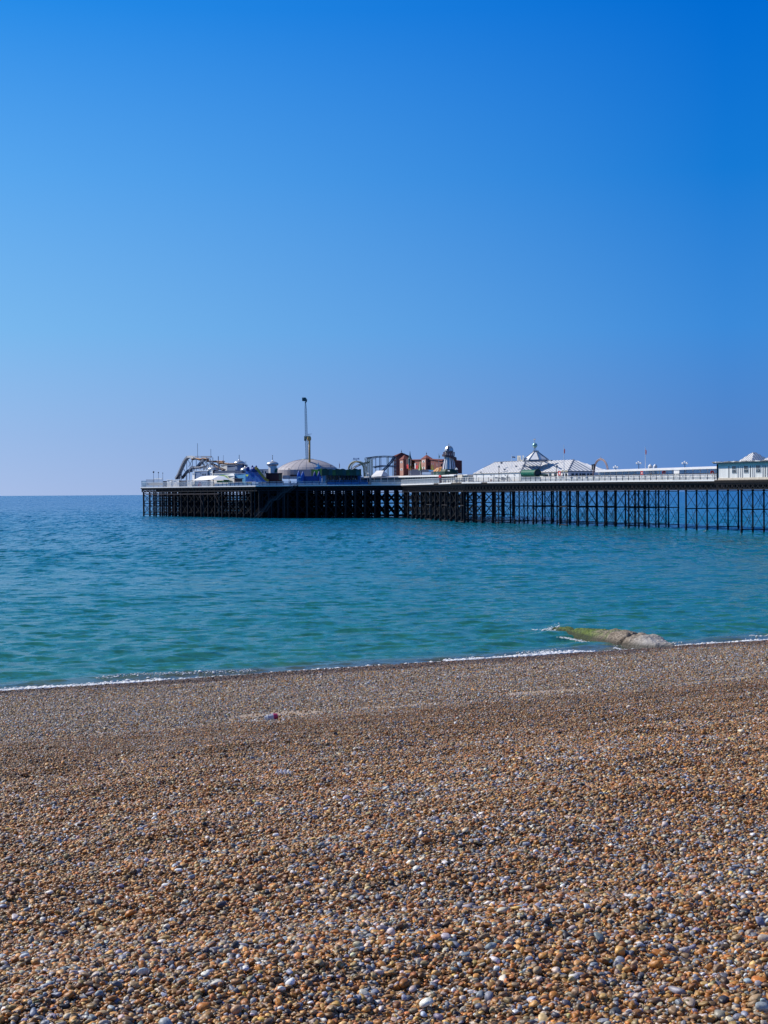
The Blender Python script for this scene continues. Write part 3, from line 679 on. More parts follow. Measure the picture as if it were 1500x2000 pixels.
# ------------------------------------------------------------------ long glazed shelters with white roofs
def shelter(pl, pr, back, pyl, pyr, label, group, pitch=2.4, pane=GLASS):
    A = B(pl, back); C = B(pr, back)
    s = thing('shelter', label, 'shelter', tuple(A), group)
    xs = [pl] + [p for p, v in EDGE if pl < p < pr] + [pr]
    roof = MB(); base = MB(); post = MB()
    zt = lambda px: P(px, pyl + (pyr - pyl) * (px - pl) / (pr - pl), back).z
    pm = MB(); pm.beam((0, 0, 0), (0, 0, 1), 0.13); pme = pm.mesh('post', WHITE)
    k = MB(); k.hexa([(0, -.02, 0), (1, -.02, 0), (1, .02, 0), (0, .02, 0), (0, -.02, 1), (1, -.02, 1), (1, .02, 1), (0, .02, 1)]); paneme = k.mesh('pane', pane)
    for u, w in zip(xs[:-1], xs[1:]):
        a, c = B(u, back), B(w, back); za, zc = zt(u), zt(w)
        d = (c - a); d.z = 0; d.normalize(); o = V((d.y, -d.x, 0)); o = -o if o.y > 0 else o
        f = lambda p, z, k: V((p.x, p.y, z)) + o * k
        roof.hexa([f(a, za - .34, 1.0), f(c, zc - .34, 1.0), f(c, zc + .05, -1.2), f(a, za + .05, -1.2), f(a, za, 1.0), f(c, zc, 1.0), f(c, zc + .22, -1.2), f(a, za + .22, -1.2)], WHITE)
        base.hexa([f(a, a.z, .04), f(c, c.z, .04), f(c, c.z, -.04), f(a, a.z, -.04), f(a, a.z + .95, .04), f(c, c.z + .95, .04), f(c, c.z + .95, -.04), f(a, a.z + .95, -.04)], OFFWHITE)
        n = max(1, round((c - a).length / pitch)); ang = math.atan2(d.y, d.x)
        for i in range(n):
            p = a.lerp(c, i / n); q = a.lerp(c, (i + 1) / n); h = za + (zc - za) * i / n - p.z - .15
            t = link('post', pme, s, p - V(s.location)); t.scale = (1, 1, h)
            g = link('pane', paneme, s, p + V((0, 0, 0.97)) - V(s.location)); g.rotation_euler.z = ang; g.scale = ((q - p).length, 1, max(.3, h - 1.0))
    part('roof', roof, None, s); part('lower_panel', base, None, s)
    return s
shelter(1170, 1414, 6.5, 919.5, 912, 'long glazed shelter with thin white roof left of the pavilion', 'glazed shelters along the pier')
shelter(705, 894, 6.0, 932.5, 927.5, 'glazed shelter with white roof in front of the red towered fun house', 'glazed shelters along the pier', pane=WINDOWBLUE)

# benches with dark backs along the rail
BENCHD = mat('dark_bench_slats', (0.02, 0.02, 0.03), 0.7)
bm_ = None
for i in range(24):
    px = 1062 + i * 14.4
    if i == 0:
        ben = thing('bench', 'white pier bench with dark top slat beside the green barrel hut', 'bench', tuple(B(px, 1.6)), 'benches along the pier railing')
        a = B(px, 1.6); d = (B(px + 7, 1.6) - a).normalized()
        t = MB(); t.beam(a + V((0, 0, .45)) - MD * .2, a + d * 2.2 + V((0, 0, .45)) - MD * .2, .45, .06, m=WHITE); part('seat', t, None, ben)
        t = MB(); t.beam(a + V((0, 0, .8)), a + d * 2.2 + V((0, 0, .8)), .05, .35, m=WHITE); part('backrest', t, None, ben)
        t = MB(); t.beam(a + V((0, 0, 1.27)), a + d * 2.2 + V((0, 0, 1.27)), .16, .24, m=BENCHD); part('top_slat', t, None, ben)
        for k in (0.15, 2.05):
            t = MB(); t.beam(a + d * k, a + d * k + V((0, 0, 1.2)), .08, m=WHITE); t.beam(a + d * k - MD * .4, a + d * k - MD * .4 + V((0, 0, .45)), .08, m=WHITE); part('leg', t, None, ben)
        protob = ben
    else:
        r = protob.copy(); COL.objects.link(r); r.location = B(px, 1.6)
        for ch in list(protob.children):
            c = ch.copy(); COL.objects.link(c); c.parent = r
        r['label'] = 'white bench with dark top slat, number %s from the green barrel hut' % ['', 'two', 'three', 'four', 'five', 'six', 'seven', 'eight', 'nine', 'ten', 'eleven', 'twelve', 'thirteen', 'fourteen', 'fifteen', 'sixteen', 'seventeen', 'eighteen', 'nineteen', 'twenty', 'twenty one', 'twenty two', 'twenty three', 'twenty four'][i]
# ------------------------------------------------------------------ big white hall
hall = thing('amusement_hall', 'big white hall with ribbed hip roofs, central cupola and mint globe', 'hall', tuple(B(960, 2)))
E0 = B(925, 2); E1 = B(1017, 2); E2 = along(E1, 1050); E4 = E2 + (B(1110, 2) - B(1050, 2)); E4 = along(E2, 1110, (B(1110, 2) - B(1050, 2)).normalized()); E5 = along(E4, 1163)
def zat(p, px, py): return EYE + (hz(px) - py) / F * p.y
ze = ze0 = zat(E1, 1017, 922); flat = lambda p, z: V((p.x, p.y, z))
e0, e1, e2, e4, e5 = [flat(p, ze) for p in (E0, E1, E2, E4, E5)]
R1 = along(e1 + MD * 7, 1028, -UD); R1.z = zat(R1, 1028, 900.5); R2 = along(R1, 1060)
udir = (e4 - e2).normalized(); R0 = along(R1, 966, -(e1 - e0).normalized()); R4 = along(R2, 1121, udir)
LE = P(921, 926, 7)
b = MB()
base_pts = [E0, E1, E2, E4, E5, E5 + (E2 - E1) * 2.5, E0 + MD * 16]
b.prism([(p.x, p.y) for p in base_pts], [zz(p) for p in base_pts], [ze0, ze, ze, e4.z, e5.z, e5.z, ze0], WHITE)
part('wall', b, None, hall)
bk = V((E0.x, E0.y, 0)) + MD * 16; bk.z = ze0; bk5 = V((E5.x, E5.y, e5.z)) + MD * 4
facets = [[e0, e1, R1, R0], [e1, e2, R2, R1], [e2, e4, R4, R2], [e4, e5, R4], [bk, e0, R0], [e5, bk5, R4]]
GREYFACET = mat('grey_blue_roof_facet', (0.30, 0.34, 0.40), 0.5, 0.1, 1.0)  # shoreward facets get this darker grey-blue
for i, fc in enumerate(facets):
    o_ = V((0, 0, 0.04)); b = MB(); slabface(b, [p + o_ for p in fc], 0.12, GREYFACET if i in (1, 3) else ROOFWHITE); rf = part('roof', b, None, hall)
    s = MB(); ribs(s, [p + o_ for p in fc], 1.15 if i not in (0, 2) else 1.5, 0.13 if i in (0, 2) else .34, h=0.09)
    link('roof_seam', s.mesh('roof_seam', SEAM if i in (0, 2) else ROOFWHITE, wloc(hall)), rf)
b = MB()                                             # back of roof
for fc in ([R0, R1, R2, R4, bk5, bk],):
    c = sum(fc, V()) / len(fc)
    for i in range(len(fc)): b.face([fc[i], fc[(i + 1) % len(fc)], c], ROOFWHITE)
part('roof_back', b, None, hall)
s = MB()
for a, c in ((e1, R1), (e4, R4), (e2, R2)): s.beam(a + V((0, 0, .1)), c + V((0, 0, .1)), .25, .12)
s.beam(R1 + V((0, 0, .1)), R2 + V((0, 0, .1)), .3, .25); s.beam(R0 + V((0, 0, .1)), R1 + V((0, 0, .1)), .2, .1); s.beam(R2 + V((0, 0, .1)), P(1078, 899.6, 10.5), .3, .25)
part('ridge_cap', s, SEAM, hall)
s = MB()
for a, c in ((e0, e1), (e1, e2), (e2, e4), (e4, e5)): s.beam(a + n_out * .1 - V((0, 0, .12)), c + n_out * .1 - V((0, 0, .12)), .18, .2)
part('gutter', s, FASCIA, hall)
# wall details
def wallpanel(px0, px1, py0, py1, back, m, name, parent, thick=.08):
    w = MB(); a = P(px0, py1, back); c = P(px1, py1, back); a2 = P(px0, py0, back); c2 = P(px1, py0, back)
    k = V((0, thick, 0)); w.hexa([a, c, c + k, a + k, a2, c2, c2 + k, a2 + k], m); return part(name, w, None, parent)
for x0, x1 in ((967, 973), (979, 986)): wallpanel(x0, x1, 932.5, 940.5, 1.85, OFFWHITE, 'door', hall)
for x0, x1, y0, y1 in ((967, 972, 932, 934), (974, 977, 933, 934.4), (979, 983.5, 932, 937), (985, 988, 933.5, 936), (957, 960.5, 935.5, 941), (1003.6, 1006, 926.6, 928), (958, 960, 927.5, 928.6), (985.5, 987.5, 927, 928.2)):
    wallpanel(x0, x1, y0, y1, 1.75, NAVY if y0 != 935.5 else PINKSTONE, 'notice', hall)
for x in (930, 944, 964.5, 991.5, 1014): wallpanel(x, x + .5, 925, 941, 1.8, GREYROOF, 'wall_batten', hall)
def hallface(a, c, px0, px1, py0, py1, m, name):
    d = (c - a).normalized(); p = along(a, px0, d); q = along(a, px1, d); o = V((0, -0.12, 0)); w = MB()
    z = lambda pt, px, py: zat(pt, px, py)
    w.hexa([V((p.x, p.y, z(p, px0, py1))) + o, V((q.x, q.y, z(q, px1, py1))) + o, V((q.x, q.y, z(q, px1, py1))), V((p.x, p.y, z(p, px0, py1))),
            V((p.x, p.y, z(p, px0, py0))) + o, V((q.x, q.y, z(q, px1, py0))) + o, V((q.x, q.y, z(q, px1, py0))), V((p.x, p.y, z(p, px0, py0)))], m); part(name, w, None, hall)
E2f = V((E2.x, E2.y, 0)); E4f = V((E4.x, E4.y, 0)); E5f = V((E5.x, E5.y, 0))
for x0, x1 in ((1072.5, 1077), (1082.5, 1086.5), (1099, 1101.5), (1104, 1107.5)): hallface(E2f, E4f, x0, x1, 924.5, 931.5, WINDOWBLUE if x0 < 1080 else WINDOW, 'window')
hallface(E2f, E4f, 1097, 1109.5, 919, 922.5, YELLOWGREY, 'sign_board')
for x0, x1 in ((1116.5, 1121.5), (1124.5, 1129), (1132, 1135.5), (1137, 1144), (1147, 1151), (1153, 1160)): hallface(E4f, E5f, x0, x1, 924.5, 931.5, WINDOW, 'window')
# cupola
cc = P(1047, 899.2, 13.5); u = cc.y / F; b = MB(); b.lathe(cc, [(25.5 * u, 0), (25.5 * u, 0.15), (5.2 * u, 16.5 * u), (5.2 * u, 17.5 * u)], 8, ROOFWHITE, a0=R(8)); cup = part('cupola', b, None, hall)
b = MB()
for k in range(8):
    t = R(8) + 2 * math.pi * k / 8; b.beam(cc + V((25.5 * u * math.cos(t), 25.5 * u * math.sin(t), .2)), cc + V((5.2 * u * math.cos(t), 5.2 * u * math.sin(t), 16.6 * u)), .16, .14)
b.lathe(cc + V((0, 0, 17.4 * u)), [(6 * u, 0), (6 * u, .2)], 8)
link('hip_cap', b.mesh('hip_cap', SEAM, wloc(hall)), cup)
b = MB(); b.lathe(cc + V((0, 0, -0.3)), [(26.5 * u, 0), (26.5 * u, .45)], 8, SEAM, a0=R(8)); part('cupola_curb', b, None, hall)
gc = P(1045.3, 870, 13.5)
b = MB(); b.tube(P(1045.3, 882.5, 13.5), gc, .12, n=6, m=GREYROOF)
for k in range(4): t = k * math.pi / 2; b.beam(P(1045.3, 882.5, 13.5) + V((.5 * math.cos(t), .5 * math.sin(t), 0)), gc, .06, m=GREYROOF)
part('globe_stand', b, None, hall)
b = MB(); rr = 5 * u; b.lathe(gc, [(rr * math.sin(a), -rr * math.cos(a)) for a in np.linspace(0.05, math.pi - .05, 14)], 20, SILVERGREEN); part('globe', b, None, hall, smooth=True)
b = MB(); tp = gc + V((0, 0, rr)); b.tube(tp, P(1044.5, 856, 13.5), .07, .04, 6, GREYROOF); b.beam(P(1042.6, 859, 13.5), P(1046.8, 857.5, 13.5), .1, .22, m=GREYROOF); b.beam(P(1043, 863, 13.5), P(1046, 863.4, 13.5), .1, .1, m=GREYROOF); part('weather_vane', b, None, hall)
# air conditioning units, roof vents
for x0, x1, y0, y1, m in ((1011.5, 1017.5, 890, 899.5, CREAM), (1021, 1024, 889.3, 900, SILVER), (1018, 1021, 898, 900.5, CREAM)):
    wallpanel(x0, x1, y0, y1, 7.2, m, 'roof_unit', hall, 1.0)
wallpanel(1013, 1015.6, 892.5, 898, 7.15, GREYROOF, 'fan_grille', hall, .04)
for x0, x1, y0, y1 in ((978, 982, 902.4, 906), (984, 988, 915.5, 918.2), (1006, 1011.5, 909.5, 912), (936, 942, 921.2, 923)):
    a = P((x0 + x1) / 2, y1, 2 + (922 - y1) / 21 * 6 - .4); w = MB(); w.beam(a, a + V((0, 0, (y1 - y0) * a.y / F)), .5, .5, m=SEAM); part('roof_vent', w, None, hall)
# low white wings both sides of the hall
w_ = thing('low_kiosk', 'low cream and white kiosk between helter skelter and white hall', 'kiosk', tuple(B(900, 3)))
b = MB(); q = quadbox(894, 903, 908, 3); b.prism([(p.x, p.y) for p in q], q[0].z, P(900, 927, 3).z, CREAM); part('wall', b, None, w_)
b = MB(); q = quadbox(904, 915, 925, 5); b.prism([(p.x, p.y) for p in q], q[0].z, P(910, 928.5, 5).z, OFFWHITE); part('wall', b, None, w_)
b = MB(); b.prism([(p.x, p.y) for p in [q[0] + n_out * .5, q[1] + n_out * .5 + UD * .4, q[2] + UD * .4, q[3]]], P(910, 928.5, 5).z, P(910, 926.7, 5).z, WHITE); part('roof', b, None, w_)
for x in (906, 911, 917, 921):
    wallpanel(x, x + 2.4, 930.5, 935.5, 4.2, WINDOW, 'window', w_)

# green barrel hut
bh = thing('barrel_hut', 'green barrel shaped hut lying against the white hall', 'hut', tuple(B(1030, 1.3)))
a = P(1023.5, 924.6, 1.4); c = P(1049.5, 924.2, 1.4); rr = 7.0 * S(1036, 1.4)
b = MB(); b.tube(a, c, rr, n=24, m=GREEN); part('barrel', b, None, bh, smooth=False)
for i in range(12):
    p = a.lerp(c, i / 11); b = MB(); d = (c - a).normalized(); b.tube(p - d * .04, p + d * .04, rr + .035, n=24, m=GREEN); part('hoop', b, None, bh)
b = MB(); d = (c - a).normalized(); b.tube(c, c + d * .35, rr + .12, n=24, m=DARKGREEN); b.tube(c + d * .34, c + d * .38, rr * .7, n=20, m=WINDOW); part('end_cap', b, None, bh)
b = MB(); a = P(1050, 929.5, 1.2); c = P(1061, 930.2, 1.2); b.hexa([a + V((0, 0, 0)), c, c + MD * 1.5, a + MD * 1.5, a + V((0, 0, .3)), c + V((0, 0, .12)), c + MD * 1.5 + V((0, 0, .5)), a + MD * 1.5 + V((0, 0, .6))], DARKGREEN); part('awning', b, None, bh)

# ------------------------------------------------------------------ open arch right of the hall
ar = thing('gateway_arch', 'slender pink arch with finial right of the white hall', 'arch', tuple(B(1174, 9)))
b = MB()
for off in (0, 0.35):
    pts = [P(1174 + (14.5 - off * 6) * math.cos(t), 921 - (25 - off * 6) * math.sin(t), 9) for t in np.linspace(0.05, math.pi - .05, 15)]
    b.path(pts, .11, 6, PINKSTONE)
for t in np.linspace(.1, math.pi - .1, 12):
    b.beam(P(1174 + 14.5 * math.cos(t), 921 - 25 * math.sin(t), 9), P(1174 + 12.4 * math.cos(t), 921 - 22.9 * math.sin(t), 9), .07, m=PINKSTONE)
part('arch_truss', b, None, ar); finial(P(1174, 897, 9), .75, PINKSTONE, ar)
for px in (1159.5, 1188.5):
    b = MB(); b.beam(B(px, 9), P(px, 920, 9), .3, m=PINKSTONE); part('pier_leg', b, None, ar)
finial(P(1162, 909, 9), .4, PINKSTONE, ar)
for i, (px, y0, y1) in enumerate(((1157.3, 907, 912), (1160.6, 906.4, 912))):
    t = MB(); p = P(px, y1 + 6, 8); t.tube(p, P(px, y0, 8), .16, n=8, m=IRON); t.tube(P(px, y0 + 1, 8), P(px, y0, 8), .2, n=8, m=IRON)
    solo('flue_pipe', t, None, 'short black flue pipe behind shelter roof, %s of two' % ('left' if i == 0 else 'right'), 'flue', group='flue pipes behind the shelter roof')
# small white domes far side
for i, (px, r) in enumerate(((1270.5, 4.5), (1280, 4))):
    c = P(px, 911.5, 11); k = S(px, 11); t = MB(); t.lathe(c + V((0, 0, -2.2)), [(r * k * .95, 0), (r * k * .95, 2.2), (r * k * 1.08, 2.25), (r * k * .8, 2.45), (r * k * .35, 2.7), (.03, 2.8)], 14, OFFWHITE)
    solo('domed_booth', t, None, 'small white domed booth behind the shelter, %s one' % ('larger left' if i == 0 else 'smaller right'), 'booth', group='domed booths behind the shelter', smooth=False)

# lamp posts with triple globes
def lamp(px, back, pytop, label, globes=3, gm=None, group='globe lamps on the pier', dark=IRON, r=.22, spread=.75):
    base = B(px, back); top = P(px, pytop, back); t = thing('lamp_post', label, 'lamp post', tuple(base), group)
    b = MB(); b.tube(base, top, .09, .06, 8, dark); b.tube(base, base + V((0, 0, .6)), .16, .12, 8, dark); part('pole', b, None, t)
    b = MB(); b.beam(top - UD * spread, top + UD * spread, .06, m=dark) if globes > 1 else b.tube(top, top + V((0, 0, .1)), .1, n=6, m=dark); part('arm', b, None, t)
    for k in range(globes):
        d = 0 if globes == 1 else (k - (globes - 1) / 2) * 2 * spread / (globes - 1)
        c = top + UD * d + V((0, 0, .2 + (.25 if globes == 3 and k == 1 else 0))); b = MB(); b.lathe(c, [(r * math.sin(a), -r * math.cos(a)) for a in np.linspace(.1, math.pi - .1, 8)], 10, gm or WHITE); part('lamp_globe', b, None, t, True)
    return t
for px, py, l in ((1203, 914.5, 'white globe lamp right of the pink arch'), (1248, 906.5, 'tall white globe lamp beside the red sign'), (1338, 906.5, 'white globe lamp between shelter roof and pavilion')): lamp(px, 7.5, py, l)
lamp(975, 1.2, 913, 'thin dark lamp post in front of the left half of the white hall', 1, GREYROOF, r=.28)
lamp(1087.5, 1.2, 912.5, 'lamp post with grey head beside the red and white sign', 1, GREYROOF, r=.35)
lamp(300.5, 4, 923, 'lamp post with the largest dark head at the seaward tip', 1, NAVY, 'dark headed lamps at the seaward tip', TRACKGREY, r=.33)
lamp(310, 8, 924, 'dark headed lamp post, middle of the three at the seaward tip', 1, NAVY, 'dark headed lamps at the seaward tip', TRACKGREY, r=.24)
lamp(318.5, 14, 925, 'thin dark headed lamp post nearest the log flume at the seaward tip', 1, NAVY, 'dark headed lamps at the seaward tip', TRACKGREY, r=.18)
lamp(565, 3, 917, 'dark headed lamp post in front of the grey dome', 1, NAVY, 'dark headed lamps near the grey dome', NAVY, r=.22)
lamp(646.5, 6, 911, 'dark headed lamp post above the green scalloped canopy', 1, NAVY, 'dark headed lamps near the grey dome', TRACKGREY, r=.22)
lamp(892, 3.0, 918, 'white globe lamp at the foot of the helter skelter', 3, WHITE, spread=.45, r=.2)
lamp(719.5, 2.0, 926.5, 'white globe lamp left of the pale gabled tent', 3, WHITE, spread=.45, r=.2)
lamp(877, 3.4, 921, 'white globe lamp in front of the green cafe base', 2, WHITE, spread=.3, r=.18)

# flagpoles
def flag(px, back, pytop, pf0, pf1, fw, m, label, pole=WHITE):
    base = B(px, back); t = thing('flagpole', label, 'flagpole', tuple(base), 'flagpoles on the pier')
    b = MB(); b.tube(base, P(px, pytop, back), .09, .05, 8, pole); part('pole', b, None, t)
    b = MB(); n = 6
    top = [P(px + .3 + fw * i / n, pf0 + 1.6 * i / n + .5 * math.sin(i * 1.5), back) + V((0, .25 * math.sin(i * 1.7), 0)) for i in range(n + 1)]
    bot = [P(px + .3 + fw * .8 * i / n, pf1 + 1.0 * i / n, back) + V((0, .25 * math.sin(i * 1.7 + .6), 0)) for i in range(n + 1)]
    for i in range(n):
        k = V((0, .02, 0)); b.hexa([bot[i], bot[i + 1], bot[i + 1] + k, bot[i] + k, top[i], top[i + 1], top[i + 1] + k, top[i] + k], m)
    part('flag', b, None, t)
REDFLAG = mat('dark_red_flag', (0.25, 0.02, 0.05), 0.8)
flag(1102, 2.0, 869, 876, 885, 1.9, REDFLAG, 'tall white flagpole with dark red flag in front of the hall')
flag(1261, 6.0, 873, 878, 887, 1.8, REDFLAG, 'tall white flagpole with dark red flag above the glazed shelter')
flag(857.8, 1.5, 886, 889, 894, 1.7, TEAL, 'thin grey flagpole with dark furled flag left of the helter skelter', TRACKGREY)
flag(1000.3, 7, 888, 891, 893.5, 7.5, NAVY, 'short flagpole with navy flag on the left of the hall roof')
flag(663.2, 8, 903, 905, 913, .9, REDFLAG, 'short flagpole with furled dark flag left of the yellow loop')

# red signs and lifebuoys
def signboard(px, py0, py1, w, back, label, mark=True):
    t = thing('warning_sign', label, 'sign', tuple(B(px, back)), 'red signs and lifebuoys on the railing')
    b = MB(); b.beam(B(px, back), P(px, py1, back), .1, m=IRON); part('post', b, None, t)
    wallpanel(px - w / 2, px + w / 2, py0, py1, back, RED, 'board', t, .06)
    if mark: wallpanel(px - w / 5, px + w / 5, py0 + 2.5, py1 - 2, back - .04, WHITE, 'symbol', t, .02)
signboard(1254, 920, 927, 4.6, .6, 'red sign with white mark under the shelter roof')
signboard(1093, 920, 928.5, 5.2, .6, 'red and white sign between lamp and flagpole by the hall')
signboard(859.5, 928, 933.5, 4.4, .5, 'dark red board on the stone pillar below the flagpole', False)
for px, l in ((1297, 'bright red lifebuoy housing in front of the shelter'), (1391.5, 'dark red lifebuoy housing left of the pavilion')):
    t = thing('lifebuoy', l, 'lifebuoy', tuple(B(px, .6)), 'red signs and lifebuoys on the railing'); c = P(px, 922.5, .6)
    b = MB(); b.beam(B(px, .6), c, .1, m=WHITE); part('post', b, None, t)
    b = MB(); b.tube(c, c + V((0, .15, 0)), 3.5 * c.y / F, n=18, m=RED); b.tube(c + V((0, -.03, 0)), c, 1.6 * c.y / F, n=14, m=mat('deep_red', (.3, .01, .01), .5)); part('ring_case', b, None, t)
# stone pillars
for px, l in ((723.5, 'pinkish stone pillar at the left end of the white railing'), (860.5, 'pinkish stone pillar below the flagpole by the helter skelter')):
    b = MB(); p = B(px, .1); b.beam(p, P(px, 929.5 if px < 800 else 933, .1), .62, .62, m=PINKSTONE); b.beam(P(px, 930.5 if px < 800 else 933.6, .1), P(px, 929.2 if px < 800 else 932.6, .1), .8, .8, m=PINKSTONE)
    solo('stone_pillar', b, None, l, 'pillar', group='stone pillars on the pier edge')
wb = MB(); a = P(1318, 927, 4); c = P(1327, 927, 4); k = V((0, .8, 0)); z = V((0, 0, 8 * a.y / F)); wb.hexa([a, c, c + k, a + k, a + z, c + z, c + k + z, a + k + z], WHITE); wb.beam(a - V((0, 0, 1)), c - V((0, 0, 1)), .6, 1.9, m=OFFWHITE)
solo('ticket_booth', wb, None, 'plain white ticket booth in front of the glazed shelter', 'booth')

# ------------------------------------------------------------------ helter skelter
hs = thing('helter_skelter', 'striped helter skelter tower with silver dome and brown spiral slide', 'helter skelter', tuple(B(877, 12)))
c0 = P(877.5, 918, 12); u = c0.y / F; zf = lambda py: (918 - py) * u
b = MB(); prof = [(13.6, 919), (12.9, 913), (11.5, 905), (9.6, 897), (8.6, 890), (8.2, 884), (7.8, 880)]
NS = mat('navy_stripe', (.02, .04, .12), .5); b.lathe(c0, [(r * u, zf(y)) for r, y in prof], 48, WHITE, mats=[WHITE, WHITE, SLATE, SKYBLUE, WHITE, WHITE, NS, NS, WHITE, SLATE, RED, WHITE, WHITE, NS, SLATE, WHITE]); part('tower', b, None, hs)
for k in range(16):
    t = 2 * math.pi * k / 16; b = MB(); pts = [c0 + V((r * u * math.cos(t), r * u * math.sin(t), zf(y))) for r, y in prof]
    for p, q in zip(pts[:-1], pts[1:]): b.beam(p, q, .1, m=SEAM)
    part('stave', b, None, hs)
b = MB(); b.lathe(c0, [(10.8 * u, zf(891)), (11.2 * u, zf(890.3)), (11.2 * u, zf(890))], 18, BRICKRED); bal = part('balcony', b, None, hs)
for k in range(18):
    t = 2 * math.pi * k / 18; b = MB(); p = c0 + V((11 * u * math.cos(t), 11 * u * math.sin(t), zf(890))); b.beam(p, p + V((0, 0, 1.0)), .1, m=BRICKRED)
    t2 = 2 * math.pi * (k + 1) / 18; q = c0 + V((11 * u * math.cos(t2), 11 * u * math.sin(t2), zf(890)))
    b.beam(p + V((0, 0, 1.0)), q + V((0, 0, 1.0)), .1, m=BRICKRED); b.beam(p + V((0, 0, .5)), q + V((0, 0, .5)), .08, m=BRICKRED); link('baluster', b.mesh('baluster', None, wloc(hs)), bal)
for k in range(10):
    t = 2 * math.pi * (k + .5) / 10; b = MB(); p = c0 + V((7.9 * u * math.cos(t), 7.9 * u * math.sin(t), zf(885))); d = V((-math.sin(t), math.cos(t), 0)); b.beam(p - d * .22, p + d * .22, .1, 1.1, m=WINDOW); part('window', b, None, hs)
b = MB(); b.lathe(c0, [(9.0 * u, zf(880.2)), (8.8 * u, zf(879)), (8.0 * u, zf(876)), (6.2 * u, zf(873)), (3.6 * u, zf(871)), (.6 * u, zf(870)), (.2 * u, zf(868))], 12, SILVER, mats=[SILVER, SILVER, mat('dark_dome_panel', (.06, .08, .12), .4)]); part('dome', b, None, hs)
finial(c0 + V((0, 0, zf(869))), .6, GREYROOF, hs)
b = MB(); N = 40; SL = mat('brown_slide', (0.085, 0.05, 0.06), .6)
pts = []
for i in range(N + 1):
    s_ = i / N; ang = R(-175) + s_ * R(330); y = 891.5 + 19 * s_ ** 1.5; rr = np.interp(y, [880, 890, 897, 905, 913], [8.0, 8.8, 10, 12.2, 13.6]) + 1.9
    pts.append((c0 + V((rr * u * math.cos(ang), rr * u * math.sin(ang), zf(y))), ang))
for (p, a), (q, a2) in zip(pts[:-1], pts[1:]):
    ra = V((math.cos(a), math.sin(a), 0)) * .32; rb = V((math.cos(a2), math.sin(a2), 0)) * .32
    for lo_, o1, o2 in ((0, -1, 1),):
        b.hexa([p - ra, q - rb, q + rb, p + ra, p - ra + V((0, 0, .08)), q - rb + V((0, 0, .08)), q + rb + V((0, 0, .08)), p + ra + V((0, 0, .08))])
        b.hexa([p + ra, q + rb, q + rb * 1.2, p + ra * 1.2, p + ra + V((0, 0, .62)), q + rb + V((0, 0, .62)), q + rb * 1.2 + V((0, 0, .62)), p + ra * 1.2 + V((0, 0, .62))])
part('spiral_slide', b, SL, hs)
b = MB(); b.lathe(c0 + V((0, 0, zf(930))), [(18 * u, 0), (17.5 * u, 9 * u), (15.5 * u, 11 * u), (14 * u, 13.5 * u)], 12, DARKGREEN); part('base', b, None, hs)

# ------------------------------------------------------------------ red towered fun house
fh = thing('haunted_house', 'red fun house with three tiled towers and a dark spire', 'fun house', tuple(B(790, 10)))
def tower(pl, pc, pr, back, pye, pyb, pyap, pyfin, wins):
    q, zb, zt, o = shaft(pl, pc, pr, back, pye, pyb, BRICKRED, 'tower', fh)
    b = MB(); panel_on(q[0], q[1], .02, .98, zb, zt - .05, BRICKSUN, b, .04); part('tower_sunlit_face', b, None, fh)  # sunlit side put in as colour: paler panel over the narrow left face
    r_, ap, _ = pyramid(q, zt, P(pc, pyap, back).z, .22, REDROOF, fh); finial(ap, (pyap - pyfin) * ap.y / F, NAVY, fh, .08)
    for k in range(wins):
        z1 = zt - .5 - k * (zt - zb - .6) / max(wins, 1); b = MB(); panel_on(q[0], q[1], .25, .75, z1 - .62, z1, WHITE, b, .1); wf = part('window', b, None, fh)
        b = MB(); panel_on(q[0], q[1], .4, .6, z1 - .55, z1 - .07, WINDOW, b, .13); link('pane', b.mesh('pane', None, wloc(fh)), wf)
    return q, zb, zt
tower(769.5, 775.5, 800.5, 16, 891.5, 930, 883.5, 877, 5)
qa, za, zb_ = tower(781.5, 788.5, 800, 11, 897.5, 930, 888, 884, 2)
qb, z2, z3 = tower(824, 832.5, 843.5, 11, 895.5, 925, 887.5, 881.5, 2)
b = MB(); panel_on(qb[1], qb[2], .35, .7, z3 - 1.1, z3 - .5, WINDOW, b, .06); panel_on(qb[1], qb[2], .3, .7, z3 - 3.2, z3 - 2.1, WINDOW, b, .06); part('window', b, None, fh)
def wing(pl, pr, back, y0, y1, yb, m):
    a = P(pl, yb, back); c = P(pr, yb, back); a2 = P(pl, y0, back); c2 = P(pr, y1, back); k = MD * 6; w = MB(); w.hexa([a, c, c + k, a + k, a2, c2, c2 + k, a2 + k], m); part('wing', w, None, fh)
    w = MB(); w.beam(a2 + n_out * .15, c2 + n_out * .15, .5, .3, m=REDROOF); part('eave', w, None, fh)
wing(799, 826, 14, 898.5, 898, 928, BRICKRED); wing(842, 867, 15, 896.5, 899.5, 925, mat('dark_red_render', (.16, .045, .04), .8, .15, 1.2))
sp_ = P(801.5, 905, 10); b = MB(); u = sp_.y / F; b.lathe(sp_, [(3.4 * u, -1.5), (3.4 * u, 8 * u), (4 * u, 8.5 * u), (2.6 * u, 11 * u), (1.2 * u, 16 * u), (.3 * u, 24 * u)], 8, TEAL); part('spire', b, None, fh)
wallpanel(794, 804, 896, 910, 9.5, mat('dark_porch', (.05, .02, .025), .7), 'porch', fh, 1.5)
for x0, x1, y0, y1, m in ((795, 799, 907, 915, RED), (810.5, 812, 905, 915, WHITE), (812.5, 814.5, 905, 908, NAVY), (810.5, 816.8, 909, 915, RED)):
    wallpanel(x0, x1, y0, y1, 9.0, m, 'balcony_panel', fh, .5)
